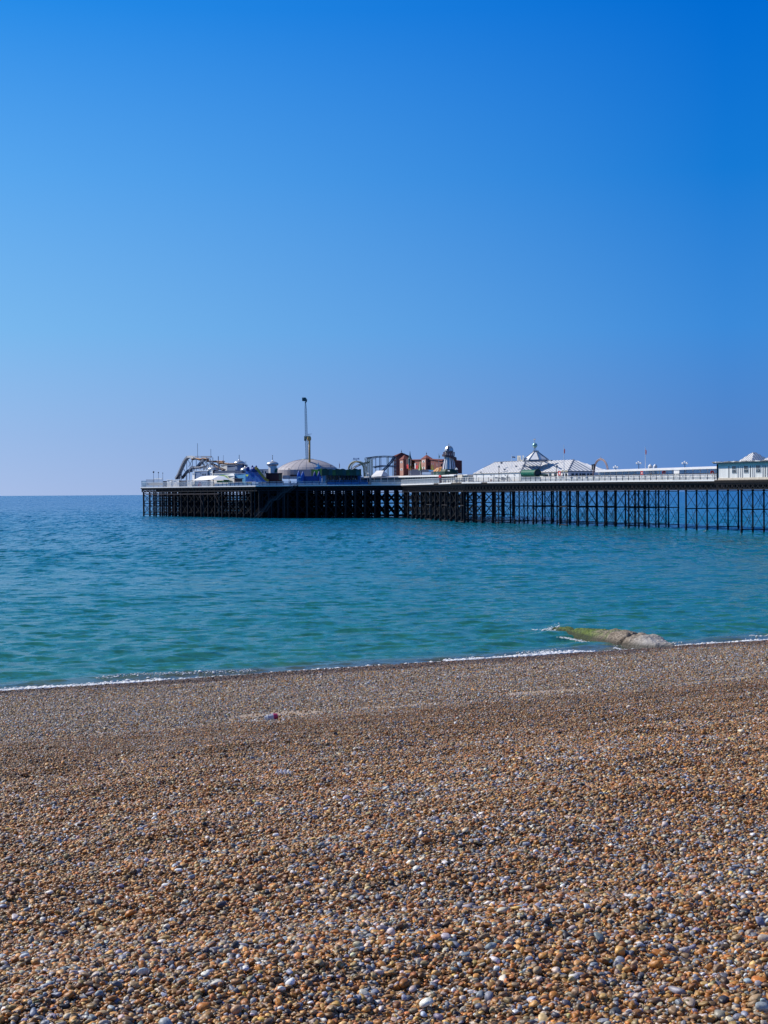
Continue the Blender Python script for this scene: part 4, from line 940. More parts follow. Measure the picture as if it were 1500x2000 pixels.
# cafe deck in front with parasols
cafe = thing('cafe_terrace', 'navy walled cafe terrace below the red fun house', 'terrace', tuple(B(815, 8)))
wallpanel(800, 846, 917, 929, 8, NAVY, 'wall', cafe, 1); wallpanel(838, 850, 918, 921, 7.6, MIDBLUE, 'banner', cafe, .2)
wallpanel(846, 868, 920, 929, 8.5, DARKGREEN, 'wall', cafe, 1); wallpanel(825, 842, 922, 927, 6.9, SLATE, 'counter', cafe, .8)
for i, (px, w, y0, m, l) in enumerate(((799, 2.0, 905, ORANGE, 'closed orange parasol at the left end of the cafe terrace'), (802.8, 2.0, 906, YELLOW, 'closed mustard parasol second from the left on the cafe terrace'),
        (821.5, 7.5, 901, LIME, 'half open lime parasol in the middle of the cafe terrace'), (843.6, 2.0, 904, LIME, 'closed lime parasol right of the second tower, left of its pair'),
        (846.5, 2.0, 904, LIME, 'closed lime parasol right of the second tower, right of its pair'), (854, 1.4, 905, YELLOWGREY, 'closed dull yellow parasol beside the grey flagpole'))):
    g = thing('parasol', l, 'parasol', tuple(B(px, 7)), 'closed parasols on the cafe terrace'); u = Yd(px, 7) / F; base = P(px, 926, 7)
    b = MB(); b.tube(B(px, 7), P(px, y0, 7), .06, n=6, m=WHITE); part('pole', b, None, g)
    c = P(px, 918.5, 7); hgt = (918.5 - y0) * u; b = MB(); nn = 16; b.lathe(c, [(w * .5 * u * (1 if k else 1), hgt * 0) if k == 0 else (w * .5 * u * [1, .85, .45, .12][k], hgt * [0, .15, .65, 1][k]) for k in range(4)], nn, m, mats=[m, m, WHITE if w > 5 else m, m]); part('canopy', b, None, g)
g = thing('parasol', 'open orange scalloped parasol in front of the helter skelter', 'parasol', tuple(B(861, 7))); c = P(861, 920, 7); u = c.y / F
b = MB(); b.tube(B(861, 7), c + V((0, 0, .5)), .08, n=6, m=WHITE); part('pole', b, None, g)
b = MB(); nn = 16
for k in range(nn):
    t0, t1 = 2 * math.pi * k / nn, 2 * math.pi * (k + 1) / nn; tm = (t0 + t1) / 2; r_ = 15 * u
    rim = lambda t, f: c + V((r_ * f * math.cos(t), r_ * f * math.sin(t), 0)); top = c + V((0, 0, 8 * u)); mid = lambda t: c + V((r_ * .5 * math.cos(t), r_ * .5 * math.sin(t), 6 * u))
    mm = ORANGE if k % 2 else mat('pale_orange_canvas', (.62, .36, .16), .7)
    b.face([rim(t0, 1), rim(tm, 1.04) - V((0, 0, .22)), rim(t1, 1), mid(t1), mid(t0)], mm); b.face([mid(t0), mid(t1), top], mm)
part('canopy', b, None, g)

# ------------------------------------------------------------------ pale gabled tent
tn = thing('gabled_tent', 'pale white gabled tent right of the yellow lattice tower', 'tent', tuple(B(740, 4)))
A_ = P(725, 930.5, 4); C_ = P(745, 930.2, 4); D_ = along(C_, 762); D_.z = C_.z; G_ = A_ + (D_ - C_)
r0 = P(736, 919.3, 9); r1 = P(750, 919, 8)
b = MB(); slabface(b, [A_, C_, r1, r0], .08, WHITE); slabface(b, [D_, G_, r0, r1], .08, WHITE); b.face([C_, D_, r1], SLATE); b.face([A_, G_, r0], SLATE); part('roof', b, None, tn)
b = MB()
for p in (A_, C_, D_, G_): b.beam((p.x, p.y, zdeck(p.y)), p, .15, m=WHITE)
part('pole', b, None, tn)

# ------------------------------------------------------------------ roller coaster, yellow tower, loop
rc = thing('roller_coaster', 'roller coaster with blue track, yellow lattice tower and tall loop', 'roller coaster', tuple(B(722, 14)))
def track(name, pts, m, r=.13, gap=.7, parent=rc, back=14, tie=1.2, dv=None):
    w = [P(x, y, back) for x, y in pts]; b = MB(); dv = dv or (MD * gap)
    fine = []
    for a, c in zip(w[:-1], w[1:]):
        n = max(1, int((c - a).length / 1.2)); fine += [a.lerp(c, i / n) for i in range(n)]
    fine.append(w[-1])
    b.path(fine, r, 6); b.path([p + dv for p in fine], r, 6); b.path([p + dv * .5 - V((0, 0, .35)) for p in fine], r * 1.1, 6)
    for p in fine: b.beam(p, p + dv, .08); b.beam(p, p + dv * .5 - V((0, 0, .35)), .06); b.beam(p + dv, p + dv * .5 - V((0, 0, .35)), .06)
    return part(name, b, m, parent)
track('track', [(716, 894), (722, 893.3), (735, 891.4), (750, 890.6), (769, 891.2)], TRACKBLUE)
track('track', [(686, 916), (693, 911), (700, 907.5), (708, 904.5), (719, 902)], TRACKBLUE)
track('track', [(729, 911.8), (738, 910.2), (746, 909.2), (757, 909.3), (771, 910.4)], TRACKBLUE)
track('track', [(769, 892), (764, 901), (757, 909), (750, 916), (745, 921)], TRACKBLUE, r=.2)
for px, y0, m in ((734.6, 892, TRACKGREY), (742, 891.5, TRACKBLUE), (744.6, 891.5, TRACKGREY), (756.6, 891.3, YELLOWGREY), (759, 891.3, YELLOWGREY), (767.8, 891.5, YELLOWGREY), (712.5, 904, TRACKGREY), (714.5, 897, YELLOWGREY), (772, 911, TRACKGREY)):
    b = MB(); b.tube(B(px, 14.3), P(px, y0, 14.3), .12, n=6, m=m); part('support', b, None, rc)
lt = MB()
for (x0, x1) in ((716.8, 719.6), (721.0, 723.6), (725.2, 728.4)):
    for bk in (13, 16):
        for x in (x0, x1): lt.beam(P(x, 932, bk), P(x, 895 if x < 724 else 897, bk), .13)
    for y in np.arange(897, 931, 2.1):
        lt.beam(P(x0, y, 13), P(x1, y, 13), .12); lt.beam(P(x0, y, 13), P(x1, y + 2.1, 13), .09); lt.beam(P(x1, y, 13), P(x1, y, 16), .09)
part('lattice_tower', lt, YELLOWGREY, rc)
b = MB(); b.beam(P(713.5, 894, 13), P(713.5, 899, 13), .2, m=YELLOWGREY); b.beam(P(714, 894.5, 13), P(728, 894.5, 13), .15, m=TRACKBLUE); b.beam(P(728, 896.5, 14), P(734.6, 896.5, 14), .12, m=TRACKBLUE); part('platform', b, None, rc)
lp = [(696.5 + 15 * math.cos(t) , 917 - 15.5 * math.sin(t)) for t in np.linspace(math.pi * .98, -.12, 22)] + [(712, 925), (712, 931)]
w = [P(x, y, 10) for x, y in lp]; b = MB(); b.path(w, .3, 8); b.path([p + UD * .9 + MD * .5 for p in w], .14, 6)
for p in w: b.beam(p, p + UD * .9 + MD * .5, .1)
part('loop', b, mat('cream_loop_steel', (.42, .38, .22), .5), rc)
b = MB()
for x0, y0, x1, y1 in ((690.4, 899, 691.2, 894.4), (692.2, 898, 692.2, 894.3), (692.2, 894.5, 693.6, 895.4), (692.3, 896.2, 693.8, 898), (695, 894.4, 695, 898), (695, 898, 696.6, 898), (696.8, 894.4, 696.8, 898), (698.6, 894.3, 698.6, 898), (698.6, 896.2, 700, 896.2), (700.4, 894.3, 700.4, 898), (701.9, 894.3, 701.9, 898.4), (700.4, 894.6, 701.9, 896.6)):
    b.beam(P(x0, y0, 10), P(x1, y1, 10), .15, .12, m=MIDBLUE)
b.beam(P(697, 902, 10), P(697, 898, 10), .1, m=MIDBLUE)
part('sign_letters', b, None, rc)
# ------------------------------------------------------------------ green scalloped canopy hall
gh = thing('dodgem_canopy', 'long open ride hall under a dark green scalloped fascia', 'ride hall', tuple(B(665, 2)))
b = MB(); N = 80; x0, x1 = 629.5, 706
for i in range(N):
    a, c = x0 + (x1 - x0) * i / N, x0 + (x1 - x0) * (i + 1) / N; yy = lambda x: 917.3 - 1.6 * abs(math.sin((x - x0) / (x1 - x0) * math.pi * 6.5)) - .7 * math.sin(x * .21)
    lo_ = lambda x: P(x, 928.6, 2); b.hexa([lo_(a), lo_(c), lo_(c) + V((0, .3, 0)), lo_(a) + V((0, .3, 0)), P(a, yy(a), 2), P(c, yy(c), 2), P(c, yy(c), 2) + V((0, .3, 0)), P(a, yy(a), 2) + V((0, .3, 0))], [DARKGREEN, DARKGREEN, mat('painted_teal_board', (.006, .07, .085), .6, .4, .5), mat('painted_bush_board', (.03, .085, .02), .6, .5, .6)][int(i / 7) % 4])
part('fascia', b, None, gh)
b = MB(); a = P(630, 929, 2.4); c = P(706, 929, 2.4); k = V((0, 14, 0)); b.hexa([a, c, c + k, a + k, a + V((0, 0, .3)), c + V((0, 0, .3)), c + k + V((0, 0, .3)), a + k + V((0, 0, .3))], NAVY); part('roof', b, None, gh)
for x in np.linspace(630.5, 705, 13):
    b = MB(); b.beam(B(x, 2.2), P(x, 928.6, 2.2), .28, m=SLATE if x < 640 or x > 700 else NAVY); part('column', b, None, gh)
wallpanel(629.5, 635, 929, 946.5, 2.5, SKYBLUE, 'corner_panel', gh, .3); wallpanel(699.5, 706, 929, 946.5, 2.5, MIDBLUE, 'corner_panel', gh, .3)
wallpanel(632, 704, 929.5, 947, 13, mat('dark_teal_backdrop', (.05, .12, .17), .7, .4, .5), 'back_wall', gh, .3)  # back wall in plain dark teal
random.seed(5)
for i in range(15):
    x = 637 + i * 4.3; w_ = random.uniform(1.5, 4); y = random.uniform(932, 937); wallpanel(x, x + w_, y, y + random.uniform(1.5, 5), 4 + random.uniform(0, 5), random.choice([OFFWHITE, WHITE, SLATE, PALETEAL, SKYBLUE]), 'ride_car', gh, 1.2)
# yellow panels and blue figure
yp = thing('ride_front', 'yellow and lime ride front topped by a small blue plane figure', 'ride', tuple(B(618, 5)))
for x0, x1, y0, m in ((608.5, 613, 916.5, YELLOW), (613.2, 621, 917.5, LIME), (621.2, 626, 916, LEAFGREEN), (626.2, 628.2, 915, LIME), (628.6, 630.4, 914.5, YELLOW)): wallpanel(x0, x1, y0, 930, 5, m, 'front_panel', yp, .4)
b = MB(); a = P(616.5, 915.6, 5); c = P(626, 915.6, 5); b.hexa([a, c, c + V((0, 1, 0)), a + V((0, 1, 0)), P(616.4, 912.4, 5), P(627, 910.8, 5), P(627, 910.8, 6), P(616.4, 912.4, 6)], SKYBLUE); b.tube(P(622, 912, 5.3), P(622.4, 903.4, 5.3), .35, .08, 8, SKYBLUE); b.beam(P(618, 908.5, 5.3), P(624.6, 909.3, 5.3), .2, .35, m=WHITE); part('plane_figure', b, None, yp)

# ------------------------------------------------------------------ big dome and booster ride
dm = thing('grey_dome', 'large shallow grey dome roof behind the blue bouncy castle', 'dome', tuple(B(601, 34)))
c0 = P(601, 930, 34); u = c0.y / F; prof = [(60.5, -3), (60.5, 12), (56, 16.5), (48, 21.5), (38, 26), (27, 29.8), (15, 32.2), (8, 33.2), (2, 33.6)]
b = MB(); b.lathe(c0, [(r * u, y * u) for r, y in prof], 48, DOMEGREY); part('dome_shell', b, None, dm, False)
for k in range(24):
    t = 2 * math.pi * k / 24; b = MB()
    pts = [c0 + V((r * u * math.cos(t), r * u * math.sin(t), y * u + .03)) for r, y in prof[1:]]
    for p, q in zip(pts[:-1], pts[1:]): b.beam(p, q, .05, m=mat('dome_rib', (.35, .335, .365), .6))
    part('rib', b, None, dm)
b = MB()
for r, y in prof[2:8]:
    pass
b.lathe(c0, [(13 * u, 32.6 * u), (12.5 * u, 33.4 * u), (4 * u, 34.2 * u)], 24, TEAL); part('dome_cap', b, None, dm)
wallpanel(552.5, 580, 928.5, 935.5, 14, WHITE, 'base_wall', dm, 1); wallpanel(567, 580, 927, 929.5, 13.4, mat('dark_maroon', (.06, .02, .03), .7), 'awning', dm, 1)
bo = thing('booster_ride', 'tall booster ride with slender lattice arm and ochre steel tower', 'thrill ride', tuple(B(603, 28)))
b = MB(); b.tube(P(605.3, 935, 28), P(605.3, 857, 28), 2.1 * u, 2.0 * u, 14, GOLD); part('tower', b, None, bo, True)
b = MB(); cx = P(604.5, 858, 28); b.lathe(P(604.6, 861, 28), [(2.2 * u, 0), (3.9 * u, 1.2 * u), (4.1 * u, 5 * u), (3.6 * u, 7.5 * u), (2.5 * u, 9 * u)], 12, GOLD); b.beam(P(596, 855, 28), P(604, 855, 28), .9, 1.1, m=GOLD); b.beam(P(597.2, 861, 28), P(597.2, 852, 28), .7, .7, m=mat('dark_ochre', (.12, .07, .03), .6)); part('hub', b, None, bo)
b = MB(); b.beam(P(602, 848.3, 28), P(609.6, 847.6, 28), .12, m=TRACKGREY); b.beam(P(604, 852, 28), P(604, 847.6, 28), .15, m=OFFWHITE); b.beam(P(606, 852, 28), P(606.4, 849, 28), .12, m=OFFWHITE); part('service_rail', b, None, bo)
b = MB(); LX = lambda y, s: 598.2 + (y - 787) / 110 * 1.9 + s * np.interp(y, [787, 800, 860, 900], [.7, 1.7, 2.3, 2.0])
ys = list(np.arange(788, 897, 3.1)); cor = lambda y, i: P(LX(y, -1 if i in (0, 3) else 1), y, 28 + (.5 if i > 1 else -.5) * 0.9)
for ya, yb in zip(ys[:-1], ys[1:]):
    for i in range(4):
        b.beam(cor(ya, i), cor(yb, i), .10); j = (i + 1) % 4; b.beam(cor(ya, i), cor(yb, j), .07); b.beam(cor(ya, i), cor(ya, j), .07)
part('lattice_arm', b, mat('blue_grey_lattice', (.20, .23, .27), .5), bo)
b = MB(); b.path([P(597.6, 788, 28), P(598, 786, 28), P(600, 784.5, 28), P(600.4, 780, 28)], .22, 6, TEAL); part('gondola_fork', b, None, bo)
for i, x in enumerate((593.6, 596, 598.4)):
    b = MB(); p = P(x, 780.6 + .3 * i, 28); b.hexa([p + V((-.32, -.4, -.5)), p + V((.3, -.4, -.5)), p + V((.3, .4, -.5)), p + V((-.32, .4, -.5)), p + V((-.36, -.35, .55 + .15 * i)), p + V((.3, -.35, .55)), p + V((.3, .35, .55)), p + V((-.36, .35, .55))], TEAL); b.beam(p + V((-.3, 0, .5)), p + V((.1, 0, .85)), .15, m=TEAL); part('seat', b, None, bo)

# ------------------------------------------------------------------ inflatables
bc = thing('bouncy_castle', 'blue bouncy castle with four pointed turrets', 'bouncy castle', tuple(B(604, 2.5)))
q = [B(586, 2.5), B(628, 2.5), B(628, 7), B(586, 7)]
b = MB(); b.prism([(p.x, p.y) for p in q], B(600, 2.5).z, P(600, 930, 2.5).z, BLUEDARK); part('body', b, None, bc)
b = MB(); b.prism([(p.x, p.y) for p in [B(580, 1.8), B(590, 1.8), B(590, 4), B(580, 4)]], B(585, 2).z, P(585, 930, 1.8).z, BLUE); ent = part('entrance', b, None, bc)
for y in (932.5, 935.5, 938.5, 941.5):
    w = MB(); a = P(581.5, y, 1.7); c = P(588, y, 1.7); w.tube(a, c, .16, n=8, m=SKYBLUE); link('inflated_rung', w.mesh('inflated_rung', None, wloc(bc)), ent)
for px, yt, bk_, w in ((584, 918.3, 3, 3.6), (592, 919.8, 2.4, 3.6), (615.3, 919.8, 5, 3.5), (623.7, 919.5, 3, 3.8)):
    c = P(px, 929.5, bk_); u = c.y / F; b = MB(); b.lathe(c, [(w * u * .82, -14 * u), (w * u * .82, -.3), (w * u * 1.05, 0), (w * u * .8, 3.2 * u), (w * .42 * u, 7 * u), (.1 * u, (929.5 - yt) * u)], 14, BLUEDARK if px > 600 else BLUE, mats=None); part('turret', b, None, bc, True)
for px in (590.5, 627): b = MB(); b.tube(B(px, 2), P(px, 931, 2), .3, n=8, m=BLUE); part('inflated_post', b, None, bc)

sl_ = thing('inflatable_slide', 'big blue inflatable slide with a mustard chute and blue turrets', 'inflatable slide', tuple(B(495, 3)))
prof2 = [(479.5, 942), (480.5, 918), (484, 916.5), (502, 917), (508, 924), (516, 934), (522, 942)]
b = MB(); f0 = [P(x, y, 3) for x, y in prof2]; f1 = [P(x, y, 3) + V((0, 5, 0)) for x, y in prof2]
b.face(f0, BLUE); b.face(f1[::-1], BLUE)
for i in range(len(f0)): j = (i + 1) % len(f0); b.face([f0[i], f0[j], f1[j], f1[i]][::-1], BLUE)
part('body', b, None, sl_)
b = MB(); cl = [(499, 913), (503, 916), (508, 923), (514, 930.5), (520, 937), (525, 939.5)]
for (x, y), (x2, y2) in zip(cl[:-1], cl[1:]): b.beam(P(x, y, 2.6), P(x2, y2, 2.6), .5, .75, m=YELLOW)
part('chute', b, None, sl_)
for px, y0, y1, w in ((484.5, 911.5, 918, 3.6), (493.5, 908.8, 918, 2.2), (501, 909, 919, 2.2), (497.5, 912, 920, 6.8)):
    c = P(px, y1, 3.2); u = c.y / F; b = MB(); b.lathe(c, [(w * u, -.3), (w * u * 1.03, (y1 - y0) * u * .6), (w * u * .8, (y1 - y0) * u * .85), (w * u * .3, (y1 - y0) * u)], 12, BLUEDARK); part('turret', b, None, sl_, True)
for i in range(7):
    x, y = random.uniform(484, 500), random.uniform(921, 936); w = MB(); p = P(x, y, 2.97); w.tube(p, p + V((0, .05, 0)), .22, n=8, m=SKYBLUE); part('spot', w, None, sl_)
pt_ = thing('palm_post', 'turquoise post with lime leaf top beside the inflatable slide', 'ornament', tuple(B(481.8, 1.5)))
b = MB(); b.tube(B(481.8, 1.5), P(481.8, 929, 1.5), .12, n=8, m=SKYBLUE); part('post', b, None, pt_)
b = MB(); a = P(481.5, 931, 1.5); b.hexa([a, P(483, 931.3, 1.5), P(483, 931.3, 1.7), P(481.5, 931, 1.7), P(480, 926.8, 1.5), P(486.4, 927, 1.5), P(486.4, 927, 1.7), P(480, 926.8, 1.7)], LIME); part('leaf', b, None, pt_)
for x0, x1, m in ((484, 489.5, YELLOWGREY), (490, 494, LEAFGREEN)):
    pass
sg = MB(); a = P(484, 947, .9); c = P(492, 947, .9); z = V((0, 0, 6 * a.y / F)); k = V((0, .2, 0)); sg.hexa([a, c, c + k, a + k, a + z, c + z, c + k + z, a + k + z], mat('olive_board', (.16, .18, .05), .7, .4, 1.5)); solo('notice_board', sg, None, 'olive notice board against the railing by the inflatable slide', 'board')
# red container
ct = thing('cabin', 'rust red clad cabin between slide and grey dome', 'cabin', tuple(B(535, 5)))
q = [B(520, 5), B(551.5, 5), B(551.5, 11), B(520, 11)]; b = MB(); b.prism([(p.x, p.y) for p in q], q[0].z, P(535, 925, 5).z, CONTAINER); part('wall', b, None, ct)
b = MB(); b.prism([(p.x, p.y) for p in [B(519.5, 4.7), B(552, 4.7), B(552, 11.2), B(519.5, 11.2)]], P(535, 925, 5).z, P(535, 923.8, 5).z, NAVY); part('roof', b, None, ct)
for x in np.arange(521, 551, 2.2): wallpanel(x, x + .9, 926, 940, 4.9, mat('dark_cladding', (.07, .025, .03), .7), 'cladding_strip', ct, .08)
wallpanel(545, 551, 926.5, 938, 4.8, mat('dull_olive', (.14, .12, .08), .7), 'door', ct, .1)

# ------------------------------------------------------------------ silver onion domes
def onion(px, pyc, w, back, label, pbase, bw, pytip, bm=OFFWHITE):
    t = thing('domed_pavilion', label, 'pavilion', tuple(B(px, back)), 'silver onion domes'); c = P(px, pyc, back); u = c.y / F
    b = MB(); b.lathe(c, [(w * u * .78, -4.3 * u), (w * u * .98, -2.2 * u), (w * u * 1.0, -.4 * u), (w * u * .86, 1.7 * u), (w * u * .62, 3.2 * u), (w * u * .32, 4.3 * u), (w * .12 * u, 5.2 * u), (w * .07 * u, 6.6 * u), (.02, 7.4 * u)], 24, SILVER); part('dome', b, None, t, True)
    b = MB(); b.tube(c + V((0, 0, 6.5 * u)), P(px, pytip, back), .09, .04, 6, NAVY)
    for f_ in (.35, .6, .85): p = (c + V((0, 0, 6.5 * u))).lerp(P(px, pytip, back), f_); b.lathe(p, [(.02, -.16), (.17, 0), (.02, .16)], 6, NAVY)
    part('finial', b, None, t)
    b = MB(); z0 = zdeck(c.y); b.lathe((c.x, c.y, z0), [(bw * u, 0), (bw * u, c.z - 4.2 * u - z0)], 8, bm, a0=R(20)); part('drum', b, None, t)
    return t, c, u
onion(417.5, 916, 11.3, 12, 'silver onion dome at the left beside the log flume supports', 928, 8, 909.5, SLATE)
onion(468, 904, 11, 20, 'highest silver onion dome with tall finial on slate blue building', 920, 8, 888, SLATE)
onion(479.5, 917, 9.5, 13, 'silver onion dome half hidden behind the blue inflatable slide', 930, 7, 901, SLATE)
onion(533, 905.5, 12, 14, 'silver onion dome above the red cabin with green gable beside it', 925, 8.5, 888.5, OFFWHITE)
# slate building behind
def boxthing(name, label, cat, px0, px1, y0, back, m, depth=6, roofm=None, wins=(), wm=WINDOW, group=None):
    t = thing(name, label, cat, tuple(B((px0 + px1) / 2, back)), group); a, c = B(px0, back), B(px1, back); z = P((px0 + px1) / 2, y0, back).z; k = V((0, depth, 0))
    b = MB(); b.hexa([a, c, c + k, a + k, V((a.x, a.y, z)), V((c.x, c.y, z)), V((c.x, c.y, z)) + k, V((a.x, a.y, z)) + k], m); part('wall', b, None, t)
    b = MB(); o = V((0, -.3, 0)); dx = V((.2, 0, 0)); b.hexa([V((a.x, a.y, z)) + o - dx, V((c.x, c.y, z)) + o + dx, V((c.x, c.y, z)) + k + dx, V((a.x, a.y, z)) + k - dx] + [p + V((0, 0, .2)) for p in (V((a.x, a.y, z)) + o - dx, V((c.x, c.y, z)) + o + dx, V((c.x, c.y, z)) + k + dx, V((a.x, a.y, z)) + k - dx)], roofm or m); part('roof', b, None, t)
    for x0, x1, ya, yb in wins: wallpanel(x0, x1, ya, yb, back - .08, wm, 'window', t, .1)
    return t
boxthing('slate_building', 'tall slate blue box building under the highest silver dome', 'building', 444, 481, 909, 22, SLATE)
boxthing('white_block', 'narrow white block left of the tall slate building', 'building', 432, 444, 908.5, 23, OFFWHITE)
boxthing('dark_roofed_arcade', 'long white arcade with a black latticed roof band', 'building', 418, 458, 925.5, 8.5, WHITE, 5, OFFWHITE)
boxthing('blue_sided_arcade', 'pale blue fronted arcade with a dark red shop front', 'building', 458, 482, 925.5, 9, SKYBLUE, 5, SLATE)
bb = MB(); a = P(416, 925, 9.5); c = P(474, 925, 9.5); k = V((0, 2, 0)); z = V((0, 0, 5.6 * a.y / F)); bb.hexa([a, c, c + k, a + k, a + z, c + z, c + k + z, a + k + z], NAVY)
for i in range(26): x = 421 + i * 2; bb.beam(P(x, 921, 9.4), P(x + 1.2, 921, 9.4), .05, .12, m=SLATE); 
for i in range(26): x = 421 + i * 2; bb.beam(P(x, 923.4, 9.4), P(x + 1.2, 923.4, 9.4), .05, .12, m=SLATE)
solo('roof_screen', bb, None, 'long black latticed roof screen above the white arcade', 'roof screen')
sf = MB(); a = P(458, 942, 4); c = P(473, 942, 4); k = V((0, 1.5, 0)); z = V((0, 0, 7 * a.y / F)); sf.hexa([a, c, c + k, a + k, a + z, c + z, c + k + z, a + k + z], mat('dark_red_stall', (.05, .02, .035), .6)); sf.beam(P(457, 934.6, 3.7), P(474, 934.6, 3.7), .8, .2, m=NAVY); solo('stall', sf, None, 'dark red stall in front of the pale blue arcade', 'stall')
boxthing('white_tower_block', 'small white block under the left silver dome', 'building', 406, 416, 919, 9, WHITE, 3, WHITE, ((408, 410, 924, 928), (412, 414, 924, 928)), SLATE)
boxthing('slate_cafe', 'slate grey cafe building with small windows left of the white tent', 'building', 380, 406, 920.5, 8, SLATE, 4, OFFWHITE, ((391.5, 393, 923.5, 925), (395.5, 398, 925, 928.5), (400, 402.5, 925, 928.5)))
boxthing('white_cafe_end', 'white end block of the slate cafe', 'building', 376, 380.5, 925, 7.5, WHITE, 4, WHITE)
boxthing('windowed_block', 'white block with a row of small windows right of the inflatable slide', 'building', 505, 541, 917.5, 16, OFFWHITE, 5, SLATE, ((513, 515, 920, 924), (518, 520.5, 920.5, 924.5), (524, 526.5, 920.5, 924.5), (529, 531, 920.5, 924.5)), WINDOWBLUE)
gg = MB(); a = P(536, 923, 13); gg.hexa([a, P(541.5, 923, 13), P(541.5, 923, 14), P(536, 923, 14), P(538, 917, 13), P(543, 913, 13), P(543, 913, 14), P(538, 917, 14)], GREEN); solo('green_gable', gg, None, 'small green gable panel right of the dome over the red cabin', 'panel')
# white tent with green part
tt = thing('marquee', 'long white marquee tent with slate side beside the log flume', 'marquee', tuple(B(400, 2.5)))
b = MB(); pts = [P(x, y, 2.5) for x, y in ((377, 937.8), (393, 930.8), (406, 929.4), (428, 929))]; q2 = [p + MD * 2 + UD * 1.5 + V((0, 0, 0)) for p in pts]
lo1 = [P(x, 937.6, 1.6) for x in (377, 390, 402, 412)]
b.face([P(377, 938.4, 1.6), P(394, 938, 1.6), P(412, 936.6, 1.6), P(428, 929, 4), P(406, 929.3, 5), P(392, 931, 5)], WHITE)
b.face([P(412, 936.6, 1.6), P(449, 937, 1.6), P(438, 930, 4), P(428, 929, 4)], SLATE)
part('roof', b, None, tt)
b = MB(); b.face([P(444, 929.5, 4.2), P(450, 941, 3), P(440, 941, 3), P(428, 928.6, 4.2), P(436, 927.2, 4.2)], mat('lime_slate_canvas', (.13, .27, .06), .7, .3, .6)); b.hexa([P(424, 943, 3.5), P(450, 943, 3.5), P(450, 943, 4), P(424, 943, 4), P(424, 938.6, 3.5), P(450, 938.6, 3.5), P(450, 938.6, 4), P(424, 938.6, 4)], LEAFGREEN); part('side_wall', b, None, tt)
for x in (379, 390, 401, 412, 424, 436, 448): b = MB(); b.beam(B(x, 1.7), P(x, 937.5, 1.7), .12, m=WHITE); part('pole', b, None, tt)
pb = boxthing('white_chalet', 'white sloped gable between marquee and pale blue arcade', 'building', 446, 458, 930, 6, WHITE, 3, WHITE)
rb = MB(); p = B(391, 1.2); rb.lathe(p, [(.5, 0), (.6, .5), (.5, 1.1), (.25, 1.6), (.05, 1.8)], 10, mat('faded_red', (.4, .06, .1), .6)); solo('red_figure', rb, None, 'faded red figure standing by the railing below the marquee', 'figure')

# ------------------------------------------------------------------ log flume / coaster at the seaward end
fl = thing('log_flume', 'grey log flume ride with steep chute and orange upper track', 'log flume', tuple(B(380, 10)))
ch = [(342.5, 936), (347, 929), (353, 915), (358, 904), (362, 897.5), (366.5, 894)]
def chute(pts, w0, w1, back, name='chute', m=TRACKGREY, wm=2.2):
    W = [P(x, y, back) for x, y in pts]; b = MB(); off = UD * wm * .5 + MD * wm * .35
    for a, c in zip(W[:-1], W[1:]):
        b.beam(a + off * .5, c + off * .5, off.length, .18)
        for s_ in (0, 1): b.beam(a + off * s_ + V((0, 0, .25)), c + off * s_ + V((0, 0, .25)), .14, .7, m=None)
    return part(name, b, m, fl)
chute(ch, 0, 0, 9)
b = MB()
for y in np.arange(928, 937, 1.5): b.beam(P(343 + (936 - y) * .6, y, 8.8), P(352, y, 8.8), .12)
for x in np.arange(344, 353, 1.6): b.beam(P(x, 936, 8.8), P(x + 3, 927, 8.8), .1)
part('splash_frame', b, NAVY, fl)
chute([(366.5, 894), (370, 893.4), (374, 894), (378, 895)], 0, 0, 9, 'upper_trough', mat('white_trough', (.6, .6, .6), .5), 1.6)
track('upper_track', [(374, 896.4), (382, 894.6), (390, 897), (398, 895), (406, 896.5)], TERRACOTTA, parent=fl, back=12, r=.2)
track('upper_track', [(398, 896), (404, 899.5), (412, 900.8), (424, 900.4), (436, 901)], TERRACOTTA, parent=fl, back=14, r=.18)
track('upper_track', [(424, 903), (432, 904), (446, 905.4), (457, 905)], TERRACOTTA, parent=fl, back=14, r=.16)
track('lower_track', [(412, 905), (420, 909), (428, 914), (437, 917.4)], mat('rust_track', (.12, .07, .07), .6), parent=fl, back=14, r=.22)
track('lower_track', [(368, 922), (370, 917), (374, 914), (382, 913), (390, 912.6), (400, 910)], mat('slate_track', (.15, .18, .25), .6), parent=fl, back=11, r=.25)
chute([(372, 922), (370.5, 919), (373, 914.5), (378, 913.6)], 0, 0, 10.5, 'lower_trough', mat('slate_track', (.15, .18, .25), .6), 1.4)
chute([(383, 915), (388, 909), (393, 903), (398, 898)], 0, 0, 12, 'lift_hill', mat('slate_track', (.15, .18, .25), .6), 1.8)
chute([(355, 935), (362, 926), (366, 921), (371, 919)], 0, 0, 11, 'lower_trough', mat('dark_slate_track', (.06, .07, .1), .6), 1.2)
b = MB(); b.beam(P(364, 891.2, 12), P(404, 891.2, 12), .12); b.beam(P(364, 893, 12), P(366, 891.2, 12), .1)
for x in np.arange(366, 414, 3.2): b.beam(P(x, 894.6, 12), P(x, 890.6, 12), .1)
b.beam(P(394, 892.2, 12), P(414, 892.2, 12), .3, .5); part('walkway_rail', b, TRACKGREY, fl)
for px, y0, y1 in ((365.5, 896, 940), (376.5, 896, 922), (384, 896, 920), (404.5, 893, 917), (412, 896, 914), (416.5, 894, 912), (352, 916, 938), (355, 912, 938), (398, 896, 920), (364, 924, 940), (371, 924, 940)):
    b = MB(); b.tube(P(px, y1, 11), P(px, y0, 11), .12, n=6, m=TRACKGREY); part('support', b, None, fl)
